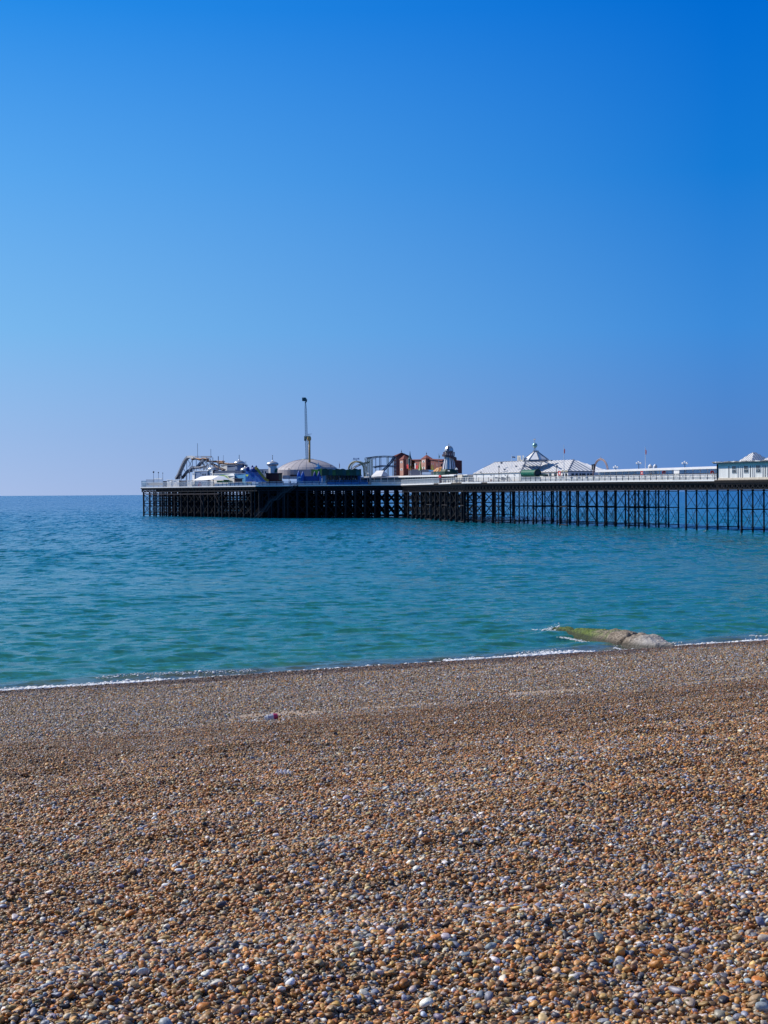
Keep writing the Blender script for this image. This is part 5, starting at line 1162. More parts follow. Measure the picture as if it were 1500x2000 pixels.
for (x0, y0), (x1, y1) in (((368, 898), (375, 912)), ((376, 899), (369, 912)), ((357, 912), (363, 922)), ((376, 914), (383, 922)), ((383, 914), (376, 922)), ((396, 899), (404, 918)), ((404, 899), (397, 917)), ((404, 905), (412, 918)), ((412, 903), (405, 918)), ((388, 912), (395, 920)), ((395, 905), (389, 918)), ((400, 918), (408, 906))):
    b = MB(); b.beam(P(x0, y0, 11), P(x1, y1, 11), .13, m=TRACKGREY); part('brace', b, None, fl)
random.seed(9)
for i in range(26):
    x = random.uniform(396, 418); y = random.uniform(899, 915); b = MB(); b.beam(P(x, y, 13), P(x + random.uniform(-5, 5), y + random.uniform(2, 6), 13), .14, m=OFFWHITE if i % 2 else TRACKGREY); part('brace', b, None, fl)
for px, y0, y1, w in ((386.8, 866, 896, .08), (412.7, 877, 895, .08), (437, 889, 902, .06), (427.2, 891, 918, .16), (481.5, 901, 912, .05), (416.5, 893, 898, .1)):
    b = MB(); b.tube(P(px, y1, 12), P(px, y0, 12), w, n=6, m=TRACKGREY); part('mast', b, None, fl)
b = MB()
for x0, y0, x1, y1 in ((428, 904, 428, 918), (430, 904, 430, 918), (433, 901, 428, 906), (437, 900, 432, 903)): b.beam(P(x0, y0, 14), P(x1, y1, 14), .25, m=TERRACOTTA)
part('track_support', b, None, fl)
# things at the seaward tip
for i, (x0, x1, y0, bk_, l) in enumerate(((327, 335.5, 938, 2.5, 'plain white kiosk box at the seaward tip, left of its twin'), (338, 350, 938.6, 2.5, 'wider white kiosk box at the foot of the flume chute'), (366.5, 375, 938.5, 3, 'small white cabin between chute and marquee'))):
    boxthing('white_cabin', l, 'cabin', x0, x1, y0, bk_, WHITE, 2.5, WHITE, group='white cabins at the seaward end')
dk = MB(); dk.prism([(p.x, p.y) for p in (B(350, 4), B(366, 4), B(366, 7), B(350, 7))], B(358, 4).z, P(358, 938.5, 4).z, NAVY); dk.prism([(p.x, p.y) for p in (B(319, 4), B(328, 4), B(328, 7), B(319, 7))], B(323, 4).z, P(323, 939.5, 4).z, NAVY)
dk = solo('pump_house', dk, None, 'low dark pump house behind the white cabins', 'building')
gs = MB(); gs.prism([(p.x, p.y) for p in (B(277, 1.5), B(286, 1.5), B(286, 1.6), B(277, 1.6))], B(280, 1.5).z, P(280, 939.5, 1.5).z, GLASS); gs.beam(P(277.2, 950, 1.5), P(277.2, 939, 1.5), .15, m=SLATE); gs.beam(P(286, 950, 1.5), P(286, 939, 1.5), .15, m=SLATE); gs.beam(P(277, 939.3, 1.5), P(286, 939.3, 1.5), .12, m=SLATE)
solo('wind_screen', gs, None, 'blue grey glass wind screen at the seaward corner of the deck', 'wind screen')
cg = thing('enclosure', 'pale slatted fence enclosure around a white low wall at the seaward tip', 'enclosure', tuple(B(300, 3)))
wallpanel(287, 318, 943.5, 948, 2.4, CREAM, 'low_wall', cg, .3)
for x in np.arange(286, 318, 1.4): b = MB(); b.beam(P(x, 944, 2.8), P(x, 936.5 if x < 302 else 935, 2.8), .1, m=OFFWHITE if x > 302 else TRACKGREY); part('slat', b, None, cg)
b = MB(); b.beam(P(286, 937, 2.8), P(302, 937, 2.8), .12, m=TRACKGREY); b.beam(P(302, 935.3, 2.8), P(318, 935.2, 2.8), .25, m=OFFWHITE); part('rail', b, None, cg)

# ------------------------------------------------------------------ people
def person_mesh():
    me = bpy.data.meshes.new('person'); vs = [(0, 0, .95), (0, 0, 1.15), (0, 0, 1.4), (0, 0, 1.5), (0, .01, 1.62), (0, .01, 1.73), (-.1, 0, .9), (-.12, .02, .5), (-.12, 0, .07), (-.12, -.14, .03), (.1, 0, .9), (.13, .05, .5), (.14, .1, .07), (.14, -.04, .03),
          (-.2, 0, 1.4), (-.26, 0, 1.12), (-.22, -.16, .92), (.2, 0, 1.4), (.26, 0, 1.12), (.24, -.12, .9)]
    rad = [.15, .14, .16, .06, .09, .08, .1, .075, .05, .04, .1, .075, .05, .04, .07, .05, .035, .07, .05, .035]
    ed = [(0, 1), (1, 2), (2, 3), (3, 4), (4, 5), (0, 6), (6, 7), (7, 8), (8, 9), (0, 10), (10, 11), (11, 12), (12, 13), (2, 14), (14, 15), (15, 16), (2, 17), (17, 18), (18, 19)]
    me.from_pydata(vs, ed, []); o = bpy.data.objects.new('person_source', me); COL.objects.link(o)
    md = o.modifiers.new('skin', 'SKIN'); sk = me.skin_vertices[0].data
    for i, r in enumerate(rad): sk[i].radius = (r, r)
    sk[0].use_root = True; s2 = o.modifiers.new('sub', 'SUBSURF'); s2.levels = 1; s2.render_levels = 1
    dg = bpy.context.evaluated_depsgraph_get(); ev = bpy.data.meshes.new_from_object(o.evaluated_get(dg)); bpy.data.objects.remove(o); return ev
pm = person_mesh()
for px, bk_, top, l, rz in ((552.5, 1.2, DARKCLOTH, 'person in dark clothes leaning at the railing near the grey dome, left one', .3), (565, 1.4, PURPLECLOTH, 'person in lilac top at the railing beside the bouncy castle', 1.2), (567.6, 1.1, DARKCLOTH, 'person in dark clothes at the head of the stairs down to the water', 2.0),
                       (991.5, .8, DARKCLOTH, 'person in dark clothes at the railing in front of the white hall', .2), (1272, 2.3, DARKCLOTH, 'person in dark clothes in front of the shelter below the flagpole', .5), (1392.5, 2.0, DARKCLOTH, 'person in dark clothes by the dark red lifebuoy', -.4), (891, .9, WHITE, 'person in white at the railing below the helter skelter', .6)):
    me = pm.copy(); me.materials.clear(); me.materials.append(top); me.materials.append(SKIN); me.materials.append(NAVY)
    mi = [1 if p.center.z > 1.5 or (abs(p.center.x) > .19 and p.center.z < 1.0) else (2 if p.center.z < .95 else 0) for p in me.polygons]
    me.polygons.foreach_set('material_index', mi); me.polygons.foreach_set('use_smooth', [True] * len(mi))
    o = link('person', me, None, B(px, bk_)); o.rotation_euler.z = rz; tag(o, l, 'person', 'people on the pier')

# ------------------------------------------------------------------ gulls on the water
def gull_mesh():
    b = MB(); pr = [(.02, -.26), (.07, -.16), (.1, 0), (.085, .12), (.03, .2)]
    i0 = len(b.v); n = 8
    for r, y in pr:
        for k in range(n): t = 2 * math.pi * k / n; b.v.append((r * math.cos(t), y, .1 + r * .9 * math.sin(t) + (.05 if y < -.2 else 0)))
    for j in range(len(pr) - 1):
        for k in range(n): b.f.append((i0 + j * n + k, i0 + j * n + (k + 1) % n, i0 + (j + 1) * n + (k + 1) % n, i0 + (j + 1) * n + k)); b.m.append(b.mi(FEATHER) if math.sin(2 * math.pi * (k + .5) / n) < .3 else b.mi(FEATHERGREY))
    b.tube((0, .15, .13), (0, .2, .27), .045, .04, 8, FEATHER); b.lathe((0, .21, .29), [(.01, -.05), (.05, 0), (.01, .05)], 8, FEATHER); b.tube((0, .25, .29), (0, .33, .275), .016, .005, 6, YELLOW)
    return b.mesh('gull', None, smooth=False)
gm_ = gull_mesh()
for px, v, l in ((812, 50.5, 'gull floating left of the dark block under the pier neck'), (735, 46.0, 'gull floating farther out below the red fun house'), (1376, 79.5, 'gull floating between the second and third column rows from the right'), (1447, 86, 'gull floating at the foot of the rightmost columns'), (1219, 72, 'gull floating beside columns below the glazed shelter'), (1094, 70, 'gull floating below the tall flagpole'), (1062, 68.5, 'gull floating under the cupola'), (248, 9.5, 'gull far out near the horizon left of the pier')):
    Y = EYE * F / v; o = link('gull', gm_, None, ((px - 750) / F * Y, Y, -.02)); o.rotation_euler.z = random.uniform(0, 6); o.scale = (1.1, 1.1, 1.1) if v > 20 else (2.2, 2.2, 2.2); tag(o, l, 'gull', 'gulls on the water')

# ------------------------------------------------------------------ algae covered concrete groyne
def groyne():
    m = bpy.data.materials.new('weedy_concrete'); m.use_nodes = True; n = m.node_tree.nodes; l = m.node_tree.links; b = n['Principled BSDF']; b.inputs['Roughness'].default_value = .85
    g = n.new('ShaderNodeNewGeometry'); nz = n.new('ShaderNodeTexNoise'); nz.inputs['Scale'].default_value = 9; nz.inputs['Detail'].default_value = 8; l.new(g.outputs['Position'], nz.inputs['Vector'])
    r = n.new('ShaderNodeValToRGB'); e = r.color_ramp.elements; e[0].position = .3; e[0].color = (.07, .055, .04, 1); e[1].position = .72; e[1].color = (.42, .36, .29, 1); x = e.new(.5); x.color = (.24, .19, .14, 1); l.new(nz.outputs['Fac'], r.inputs[0])
    dw = nd(n, 'ShaderNodeVectorMath', operation='DOT_PRODUCT'); dw.inputs[1].default_value = (WX[0], WX[1], 0); l.new(g.outputs['Position'], dw.inputs[0])
    n2 = n.new('ShaderNodeTexNoise'); n2.inputs['Scale'].default_value = 1.2; n2.inputs['Detail'].default_value = 5; l.new(g.outputs['Position'], n2.inputs['Vector'])
    ma = nd(n, 'ShaderNodeMath', operation='MULTIPLY_ADD'); ma.inputs[1].default_value = 5; l.new(n2.outputs['Fac'], ma.inputs[0]); l.new(dw.outputs['Value'], ma.inputs[2])
    mr = n.new('ShaderNodeMapRange'); mr.inputs[1].default_value = 66.8; mr.inputs[2].default_value = 68.2; l.new(ma.outputs[0], mr.inputs[0])
    mx = nd(n, 'ShaderNodeMix', data_type='RGBA'); l.new(mr.outputs[0], mx.inputs['Factor']); l.new(r.outputs[0], mx.inputs['A'])
    gr = n.new('ShaderNodeValToRGB'); e = gr.color_ramp.elements; e[0].position = .4; e[0].color = (.03, .055, .012, 1); e[1].position = .62; e[1].color = (.17, .24, .03, 1); l.new(nz.outputs['Fac'], gr.inputs[0]); l.new(gr.outputs[0], mx.inputs['B'])
    n5 = nd(n, 'ShaderNodeMapRange'); n5.inputs[1].default_value = 61.8; n5.inputs[2].default_value = 60.6; l.new(dw.outputs['Value'], n5.inputs[0])
    n6 = nd(n, 'ShaderNodeMath', operation='MULTIPLY'); l.new(n5.outputs[0], n6.inputs[0]); l.new(nz.outputs['Fac'], n6.inputs[1]); n7 = nd(n, 'ShaderNodeMath', operation='MULTIPLY'); n7.inputs[1].default_value = 1.15; n7.use_clamp = True; l.new(n6.outputs[0], n7.inputs[0])
    m4 = nd(n, 'ShaderNodeMix', data_type='RGBA'); m4.inputs['B'].default_value = (.62, .60, .58, 1); l.new(n7.outputs[0], m4.inputs['Factor']); l.new(mx.outputs['Result'], m4.inputs['A'])
    wt = n.new('ShaderNodeMapRange'); sp = n.new('ShaderNodeSeparateXYZ'); l.new(g.outputs['Position'], sp.inputs[0]); l.new(sp.outputs[2], wt.inputs[0]); wt.inputs[1].default_value = .36; wt.inputs[2].default_value = .16
    m3 = nd(n, 'ShaderNodeMix', data_type='RGBA', blend_type='MULTIPLY'); m3.inputs['B'].default_value = (.24, .24, .22, 1); l.new(wt.outputs[0], m3.inputs['Factor']); l.new(m4.outputs['Result'], m3.inputs['A'])
    l.new(m3.outputs['Result'], b.inputs['Base Color']); bp = n.new('ShaderNodeBump'); bp.inputs['Distance'].default_value = .12; l.new(nz.outputs['Fac'], bp.inputs['Height']); l.new(bp.outputs[0], b.inputs['Normal'])
    a = np.array((14.6, 73.6)); c = np.array((9.6, 85.7)); L = np.linalg.norm(c - a); d = (c - a) / L; s_ = np.array((d[1], -d[0])); vs = []; NI, NJ = 150, 40
    for i in range(NI + 1):
        t = i / NI; w = 1.5 * (1 - .72 * smooth(.35, 1.0, t)) * (0.55 + .45 * smooth(0, .25, t)); h = .54 * float(smooth(0, .22, t)) * (1 - .62 * float(smooth(.4, .9, t))) * (1 - float(smooth(.93, 1, t)))
        for j in range(NJ + 1):
            s2 = (j / NJ - .5) * 2; x, y = a + d * L * t + s_ * s2 * w
            prof = max(0, 1 - abs(s2) ** 3.2); nn = float(mnoise.fractal(V((x * 1.1, y * 1.1, 0)), 1, 2.1, 6)); n3 = float(mnoise.noise(V((x * 4, y * 4, 3))))
            base = -.45; pz = base + prof * (h + .5 + .13 * nn + .05 * n3)
            if abs((t - .30) * L - s2 * .5 - .25 * nn) < .12 and s2 < .7: pz -= .3
            vs.append((x, y, pz + .03 * float(mnoise.noise(V((x * 11, y * 11, 7))))))
    fs = [(i * (NJ + 1) + j, (i + 1) * (NJ + 1) + j, (i + 1) * (NJ + 1) + j + 1, i * (NJ + 1) + j + 1) for i in range(NI) for j in range(NJ)]
    me = bpy.data.meshes.new('groyne'); loc = V((a[0], a[1], 0)); me.from_pydata([tuple(V(v) - loc) for v in vs], [], fs); me.materials.append(m); me.polygons.foreach_set('use_smooth', [True] * len(fs))
    o = link('groyne', me, None, loc); tag(o, 'low weathered concrete groyne with green algae running into the sea', 'groyne')
groyne()

# ------------------------------------------------------------------ litter
def bz(x, y): p, q = pq(x, y); return float(beach_z(p, q))
def on_beach(px, py):
    lo_, hi = 2.0, 70.0
    for _ in range(60):
        Y = (lo_ + hi) / 2; x = (px - 750) / F * Y; z = EYE + (hz(px) - py) / F * Y
        if z > bz(x, Y): lo_ = Y
        else: hi = Y
    return V((x, Y, bz(x, Y)))
p = on_beach(527, 1408); lt_ = thing('plastic_bottle', 'crumpled white bottle with bright pink end lying on the shingle', 'bottle', tuple(p))
b = MB(); a = p + V((-.16, -.02, .06)); c = p + V((.05, .03, .09)); b.tube(a, c, .05, .075, 10, CLEARPLASTIC); b.tube(a.lerp(c, .3), a.lerp(c, .35), .08, .08, 10, OFFWHITE); part('body', b, None, lt_)
b = MB(); b.tube(c, c + V((.10, .02, .015)), .08, .055, 10, PINK); part('cap', b, None, lt_)
p = on_beach(549, 1519); m_ = bpy.data.meshes.new('wrapper'); vs = []; fs = []; NW, NH = 14, 8
for i in range(NW):
    for j in range(NH): vs.append(((i / (NW - 1) - .5) * .15, (j / (NH - 1) - .5) * .11, .035 + .03 * float(mnoise.noise(V((i * .5, j * .6, 2)))) + .014 * ((i * 7 + j * 3) % 3)))
for i in range(NW - 1):
    for j in range(NH - 1): fs.append((i * NH + j, (i + 1) * NH + j, (i + 1) * NH + j + 1, i * NH + j + 1))
m_.from_pydata(vs, [], fs); m_.materials.append(CLEARPLASTIC); o = link('plastic_wrapper', m_, None, p); tag(o, 'crinkled clear plastic wrapper lying on the brown pebbles', 'wrapper')

# ------------------------------------------------------------------ pebbles
def stone_material(name, instanced):
    m = bpy.data.materials.new(name); m.use_nodes = True; n = m.node_tree.nodes; l = m.node_tree.links; b = n['Principled BSDF']
    if instanced: a = n.new('ShaderNodeAttribute'); a.attribute_type = 'INSTANCER'; a.attribute_name = 'stonecol'; out = a.outputs['Color']
    else: a = n.new('ShaderNodeObjectInfo'); out = a.outputs['Color']
    t = n.new('ShaderNodeTexCoord'); nz = n.new('ShaderNodeTexNoise'); nz.inputs['Scale'].default_value = 1.6; nz.inputs['Detail'].default_value = 5; l.new(t.outputs['Object'], nz.inputs['Vector'])
    g = n.new('ShaderNodeNewGeometry'); 
    r = n.new('ShaderNodeMapRange'); r.inputs[1].default_value = .3; r.inputs[2].default_value = .7; r.inputs[3].default_value = .62; r.inputs[4].default_value = 1.3; l.new(nz.outputs['Fac'], r.inputs[0])
    mu = nd(n, 'ShaderNodeVectorMath', operation='SCALE'); l.new(out, mu.inputs[0]); l.new(r.outputs[0], mu.inputs['Scale']); l.new(mu.outputs[0], b.inputs['Base Color'])
    b.inputs['Roughness'].default_value = .5
    n2 = n.new('ShaderNodeTexNoise'); n2.inputs['Scale'].default_value = 120; l.new(g.outputs['Position'], n2.inputs['Vector']); bp = n.new('ShaderNodeBump'); bp.inputs['Strength'].default_value = .35; bp.inputs['Distance'].default_value = .004; l.new(n2.outputs['Fac'], bp.inputs['Height']); l.new(bp.outputs[0], b.inputs['Normal'])
    return m
SMI = stone_material('pebble_stone', True); SMO = stone_material('single_stone', False)
def pebble_mesh(seed, sub, m):
    bm = bmesh.new(); bmesh.ops.create_icosphere(bm, subdivisions=sub, radius=.5); rs = random.Random(seed)
    ax = rs.uniform(.85, 1.3); ay = rs.uniform(.75, 1.0); az = rs.uniform(.45, .75); ex = rs.uniform(.75, 1.0); o = V((rs.uniform(0, 50), seed * 3.1, 0))
    cuts = [(V((rs.gauss(0, 1), rs.gauss(0, 1), rs.gauss(0, 1))).normalized(), rs.uniform(.24, .40)) for _ in range(7)]
    for v in bm.verts:
        p = v.co.copy()
        for nn, dd in cuts:
            k = p.dot(nn) - dd
            if k > 0: p -= nn * k * .9
        p *= 1 + .22 * mnoise.noise(p * 2.2 + o)
        v.co = V((p.x * ax, p.y * ay * (1 + .25 * p.x), p.z * az))
    me = bpy.data.meshes.new('pebble'); bm.to_mesh(me); bm.free(); me.materials.append(m); me.polygons.foreach_set('use_smooth', [True] * len(me.polygons)); return me
protos = bpy.data.collections.new('pebble_shapes')
for k in range(10): protos.objects.link(bpy.data.objects.new('pebble_shape', pebble_mesh(k, 2, SMI)))
PAL = np.array([(.33, .15, .042), (.38, .20, .07), (.26, .12, .04), (.19, .10, .045), (.44, .27, .12), (.36, .24, .13), (.31, .25, .18), (.20, .165, .13), (.12, .09, .07), (.15, .16, .185), (.22, .235, .26), (.30, .32, .35), (.04, .04, .045), (.50, .42, .31), (.64, .59, .52), (.42, .19, .09)])
W_BROWN = np.array([11, 12, 11, 8, 10, 9, 6, 5, 4, 1.4, 1.6, 1.6, 5, 4.5, 3.6, .8]); W_GREY = np.array([7, 7, 6, 4, 7, 8, 9, 5, 3, 5, 6, 5, 3, 5, 4, 2.]); W_LOW = np.array([1.6, 3, 2.5, 3.5, 5, 8, 10, 9, 4, 5, 6, 5, 2, 6, 4, .4])
def colours(p, q, size):
    n = len(p); g = np.clip(.5 + 1.5 * vnoise(p / 2.0, q / 1.3, 21) + .9 * vnoise(p / .5, q / .4, 22) - .45, 0, 1)
    g = np.clip(g + .4 * np.clip((size - .03) / .02, 0, 1) + .55 * (1 - smooth(4.2, 9.0, q)) + .25 * (1 - smooth(5, 10, q)) * smooth(2, 5, p), 0, 1)
    low = smooth(QB - 2.2, QB + .2, q)
    W = (W_BROWN / W_BROWN.sum())[None] * (1 - g)[:, None] + (W_GREY / W_GREY.sum())[None] * g[:, None]
    W = W * (1 - low)[:, None] + (W_LOW / W_LOW.sum())[None] * low[:, None]
    c = W.cumsum(1); r = rng.random(n)[:, None] * c[:, -1:]; idx = (c < r).sum(1).clip(0, len(PAL) - 1)
    col = np.where(((idx >= 9) & (idx <= 14))[:, None], PAL[idx] * np.array((1.0, .98, 1.02)), (PAL[idx] ** np.array((1.02, 1.06, 1.12))) * np.array((1.09, .98, .74))) * (1 - .24 * (1 - low) * smooth(10, 24, q))[:, None] * np.exp(rng.normal(0, .34, n))[:, None] * (1 + rng.normal(0, .06, (n, 3)))
    col = col * (1 - smooth(54.0, 57.5, q + 2.5 * vnoise(p / 2.5, q / 2, 77))[:, None] * np.array((.55, .64, .66)))
    return np.clip(col, .01, .8)
def scatter(y0, y1, dens, s_mu, s_sig, smin, smax, lift=.0, qlim=(0, 61), keep=None):
    wid = lambda y: .30 * y + 1.0
    A = (wid(y0) + wid(y1)) * (y1 - y0); n = int(A * dens)
    y = y0 + (y1 - y0) * rng.random(int(n * 1.6)); x = (rng.random(len(y)) * 2 - 1) * wid(y1); k = np.abs(x) < wid(y); x, y = x[k][:n], y[k][:n]
    p, q = pq(x, y); k = (q > qlim[0]) & (q < qlim[1])
    if keep is not None: k &= keep(p, q)
    x, y, p, q = x[k], y[k], p[k], q[k]; n = len(x)
    s = np.clip(np.exp(rng.normal(math.log(s_mu), s_sig, n)), smin, smax)
    z = beach_z(p, q) + s * (.12 + lift + .28 * rng.random(n))
    return np.stack([x, y, z], 1), s, colours(p, q, s)
def sandmask(p, q): return rng.random(len(p)) > sand(p, q) * .93
sets = []
sets.append(scatter(3.3, 6.5, 5600, .0158, .38, .008, .038))
sets.append(scatter(3.3, 5.6, 520, .0245, .26, .016, .045, .10))
sets.append(scatter(6.5, 11, 4000, .0170, .38, .009, .04))
sets.append(scatter(11, 18, 2800, .0190, .38, .011, .045))
sets.append(scatter(18, 31, 1500, .0235, .36, .013, .055, qlim=(0, QB + .6)))
sets.append(scatter(31, 40, 700, .028, .34, .016, .06, qlim=(0, QB + .6), keep=sandmask))
sets.append(scatter(3.3, 16, 26, .034, .22, .025, .055, .12))
sets.append(scatter(16, 40, 8, .045, .25, .03, .08, .12, qlim=(0, QB + 2)))
sets.append(scatter(28, 50, 330, .040, .30, .02, .09, .05, qlim=(QB, 60.4), keep=sandmask))
sets.append(scatter(50, 84, 150, .052, .28, .03, .11, .05, qlim=(QB, 60.4), keep=sandmask))
pos = np.concatenate([s[0] for s in sets]); siz = np.concatenate([s[1] for s in sets]); colr = np.concatenate([s[2] for s in sets]); NP = len(pos)
print('pebbles', NP)
me = bpy.data.meshes.new('pebble_points'); me.vertices.add(NP); me.vertices.foreach_set('co', pos.astype(np.float32).ravel())
rot = np.stack([rng.normal(0, .35, NP), rng.normal(0, .35, NP), rng.random(NP) * 6.283], 1)
a_ = me.attributes.new('rot', 'FLOAT_VECTOR', 'POINT'); a_.data.foreach_set('vector', rot.astype(np.float32).ravel())
a_ = me.attributes.new('siz', 'FLOAT', 'POINT'); a_.data.foreach_set('value', siz.astype(np.float32))
a_ = me.attributes.new('pick', 'INT', 'POINT'); a_.data.foreach_set('value', rng.integers(0, 10, NP).astype(np.int32))
a_ = me.attributes.new('stonecol', 'FLOAT_COLOR', 'POINT'); a_.data.foreach_set('color', np.concatenate([colr, np.ones((NP, 1))], 1).astype(np.float32).ravel())
peb = link('shingle', me); tag(peb, 'loose brown, grey and cream pebbles covering the beach', 'shingle', kind='stuff')
ng = bpy.data.node_groups.new('scatter_pebbles', 'GeometryNodeTree'); ng.interface.new_socket('Geometry', in_out='INPUT', socket_type='NodeSocketGeometry'); ng.interface.new_socket('Geometry', in_out='OUTPUT', socket_type='NodeSocketGeometry')
gi = ng.nodes.new('NodeGroupInput'); go = ng.nodes.new('NodeGroupOutput'); iop = ng.nodes.new('GeometryNodeInstanceOnPoints'); ci = ng.nodes.new('GeometryNodeCollectionInfo'); ci.inputs['Collection'].default_value = protos; ci.inputs['Separate Children'].default_value = True; ci.inputs['Reset Children'].default_value = True
def na(name, t): x = ng.nodes.new('GeometryNodeInputNamedAttribute'); x.data_type = t; x.inputs['Name'].default_value = name; return [s for s in x.outputs if s.enabled and s.name == 'Attribute'][0]
iop.inputs['Pick Instance'].default_value = True
ng.links.new(gi.outputs[0], iop.inputs['Points']); ng.links.new(ci.outputs[0], iop.inputs['Instance']); ng.links.new(na('pick', 'INT'), iop.inputs['Instance Index'])
e2r = ng.nodes.new('FunctionNodeEulerToRotation'); ng.links.new(na('rot', 'FLOAT_VECTOR'), e2r.inputs[0]); ng.links.new(e2r.outputs[0], iop.inputs['Rotation']); ng.links.new(na('siz', 'FLOAT'), iop.inputs['Scale']); ng.links.new(iop.outputs[0], go.inputs[0])
peb.modifiers.new('scatter', 'NODES').node_group = ng
# the largest stones, each its own piece of the beach
bigm = [pebble_mesh(100 + k, 3, SMO) for k in range(8)]
spots = [(185, 1771, 26, (.05, .055, .065)), (235, 1789, 20, (.38, .24, .10)), (558, 1668, 18, (.34, .24, .15)), (394, 1671, 14, (.2, .23, .3)), (403, 1692, 14, (.25, .26, .3)), (108, 1692, 18, (.25, .28, .33)), (10, 1850, 22, (.26, .14, .08)), (245, 1852, 18, (.5, .5, .55)), (258, 1848, 16, (.3, .27, .22)),
         (80, 1936, 26, (.2, .23, .3)), (55, 1945, 26, (.13, .15, .2)), (103, 1952, 24, (.15, .17, .23)), (58, 1988, 26, (.17, .2, .27)), (272, 1905, 24, (.3, .24, .17)), (303, 1909, 18, (.28, .27, .24)), (348, 1964, 16, (.6, .58, .55)), (162, 1754, 12, (.35, .37, .42)), (1128, 1713, 16, (.15, .17, .24)), (1090, 1757, 24, (.36, .18, .08)),
         (1080, 1742, 14, (.04, .05, .07)), (1024, 1795, 16, (.2, .23, .28)), (918, 1945, 18, (.6, .57, .58)), (1036, 1926, 20, (.24, .15, .09)), (973, 1948, 16, (.03, .035, .06)), (1060, 1950, 18, (.42, .33, .2)), (1021, 1974, 18, (.2, .23, .28)), (1071, 1932, 18, (.2, .21, .26)), (1215, 1820, 18, (.36, .28, .2)), (1240, 1830, 14, (.3, .3, .27)), (1108, 1710, 14, (.35, .22, .12)), (718, 1950, 15, (.2, .22, .27)), (820, 1940, 16, (.3, .2, .12)), (1150, 1868, 13, (.55, .53, .54)), (1190, 1922, 20, (.12, .14, .2)), (1270, 1963, 18, (.2, .22, .28)), (650, 1900, 15, (.4, .3, .2)), (700, 1840, 14, (.2, .22, .25)), (440, 1880, 14, (.3, .17, .08))]
rs = random.Random(3)
while len(spots) < 296:
    y = 1600 + 400 * math.sqrt(rs.random()); k = rs.random(); spots.append((rs.uniform(0, 1500), y, rs.uniform(11, 19) * (y - 1250) / 750, tuple(np.array(PAL[rs.choice([0, 1, 3, 4, 5, 6, 7, 9, 10, 11, 12, 13, 14, 9, 10])]) * rs.uniform(.8, 1.15))))
for i, (px, py, w, c) in enumerate(spots):
    p = on_beach(px, py); s_ = w * p.y / F; o = link('pebble', bigm[i % 8], beach, p + V((0, 0, s_ * .24))); k = rs.uniform(.8, 1.05)
    o.scale = (s_ * .95, s_ * .8, s_ * .8 * k); o.rotation_euler = (rs.gauss(0, .18), rs.gauss(0, .18), rs.gauss(0, .7)); o.color = (*c, 1)

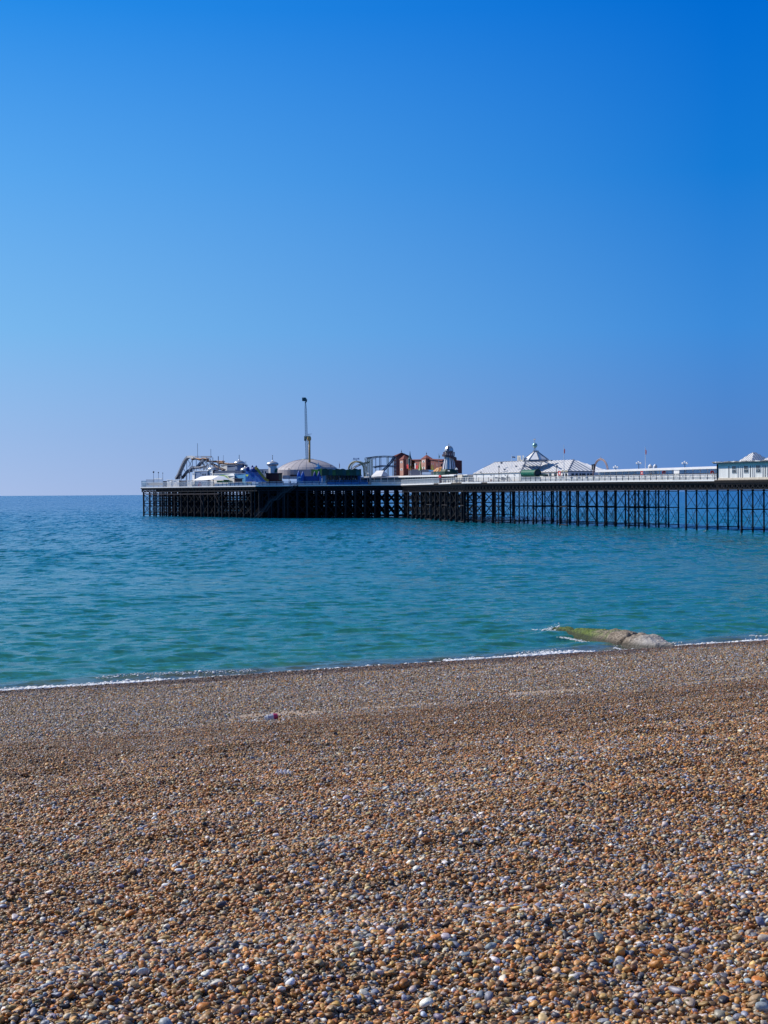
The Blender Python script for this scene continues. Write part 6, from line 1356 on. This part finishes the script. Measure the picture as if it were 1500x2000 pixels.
# ------------------------------------------------------------------ foam
FOAM = mat('sea_foam', (.78, .80, .82), .7, .05, 5)
fb = bpy.data.collections.new('foam_shapes')
def foam_mesh(seed):
    bm = bmesh.new(); bmesh.ops.create_icosphere(bm, subdivisions=2, radius=.5); o = V((seed * 5.3, 0, 0))
    for v in bm.verts: p = v.co * (1 + .5 * mnoise.noise(v.co * 3.4 + o)); v.co = V((p.x * 1.3, p.y, p.z * .45))
    me = bpy.data.meshes.new('foam_clump'); bm.to_mesh(me); bm.free(); me.materials.append(FOAM); me.polygons.foreach_set('use_smooth', [True] * len(me.polygons)); return me
for k in range(10): fb.objects.link(bpy.data.objects.new('foam_clump', foam_mesh(k)))
def foam_points():
    out = []
    p = rng.uniform(-30, 75, 60000); act = smooth(-.12, .22, vnoise(p / 3.2, p * 0 + 1, 41) + .35 * vnoise(p / .7, p * 0, 42))
    front = 60.75 + .35 * vnoise(p / 2.6, p * 0 + 2, 43) + .15 * vnoise(p / .6, p * 0 + 2, 44)
    x0, _ = xy(p, front); act = np.clip(act + .9 * ((x0 > -17) & (x0 < -10.4)) + .5 * ((x0 > 5.5) & (x0 < 8.5)) + .4 * (x0 > 15), 0, 1); act = act * (1 - .93 * ((x0 > -9.5) & (x0 < 3)))
    k = rng.random(len(p)) < act * .62 + .012; p, front, act = p[k], front[k], act[k]
    q = front + np.abs(rng.normal(0, 1, len(p))) * (.10 + .30 * act * rng.random(len(p)))
    s = np.exp(rng.normal(math.log(.06), .45, len(p))); out.append((p, q, s))
    p = rng.uniform(-30, 75, 26000); act = smooth(.05, .3, vnoise(p / 4.0, p * 0 + 5, 51) + .3 * vnoise(p / .9, p * 0 + 5, 52)); k = rng.random(len(p)) < act * .17; p = p[k]
    q = 62.0 + 1.2 * vnoise(p / 6.0, p * 0, 8) + rng.normal(0, .12, len(p)); out.append((p, q, np.exp(rng.normal(math.log(.045), .4, len(p)))))
    p = np.concatenate([o[0] for o in out]); q = np.concatenate([o[1] for o in out]); s = np.concatenate([o[2] for o in out]); x, y = xy(p, q)
    z = np.maximum(sea_z(p, q), beach_z(p, q) + .004) + s * .06
    # splash at the tip of the groyne
    n = 420; a = rng.normal(0, 1, (n, 2)); x2 = 9.6 + a[:, 0] * .5 + .25; y2 = 85.0 + a[:, 1] * .55; z2 = .02 + np.abs(rng.normal(0, .14, n)) * np.exp(-(a ** 2).sum(1) / 2); s2 = np.exp(rng.normal(math.log(.07), .4, n))
    n3 = 1200; t = rng.random(n3); x3 = 14.2 - 4.0 * t + rng.normal(0, .12, n3) - 1.55 * (1 - .5 * t); y3 = 73.6 + 8.8 * t + rng.normal(0, .12, n3) - .75 * (1 - .5 * t); z3 = np.full(n3, .03); s3 = np.exp(rng.normal(math.log(.04), .4, n3)); kk = vnoise(t * 9, t * 0, 61) > .05; kk &= rng.random(n3) < .5
    return np.concatenate([np.stack([x, y, z], 1), np.stack([x2, y2, z2], 1), np.stack([x3[kk], y3[kk], z3[kk]], 1)]), np.concatenate([s, s2, s3[kk]])
fp, fs_ = foam_points(); NF = len(fp); print('foam', NF)
me = bpy.data.meshes.new('foam_points'); me.vertices.add(NF); me.vertices.foreach_set('co', fp.astype(np.float32).ravel())
a_ = me.attributes.new('rot', 'FLOAT_VECTOR', 'POINT'); a_.data.foreach_set('vector', np.stack([rng.normal(0, .1, NF), rng.normal(0, .1, NF), rng.normal(.48, .5, NF)], 1).astype(np.float32).ravel())
a_ = me.attributes.new('siz', 'FLOAT', 'POINT'); a_.data.foreach_set('value', fs_.astype(np.float32))
a_ = me.attributes.new('pick', 'INT', 'POINT'); a_.data.foreach_set('value', rng.integers(0, 10, NF).astype(np.int32))
fo = link('foam', me); tag(fo, 'white foam of small waves breaking along the waterline', 'foam', kind='stuff')
ng2 = ng.copy(); ng2.name = 'scatter_foam'
for nn_ in ng2.nodes:
    if nn_.type == 'COLLECTION_INFO': nn_.inputs['Collection'].default_value = fb
fo.modifiers.new('scatter', 'NODES').node_group = ng2
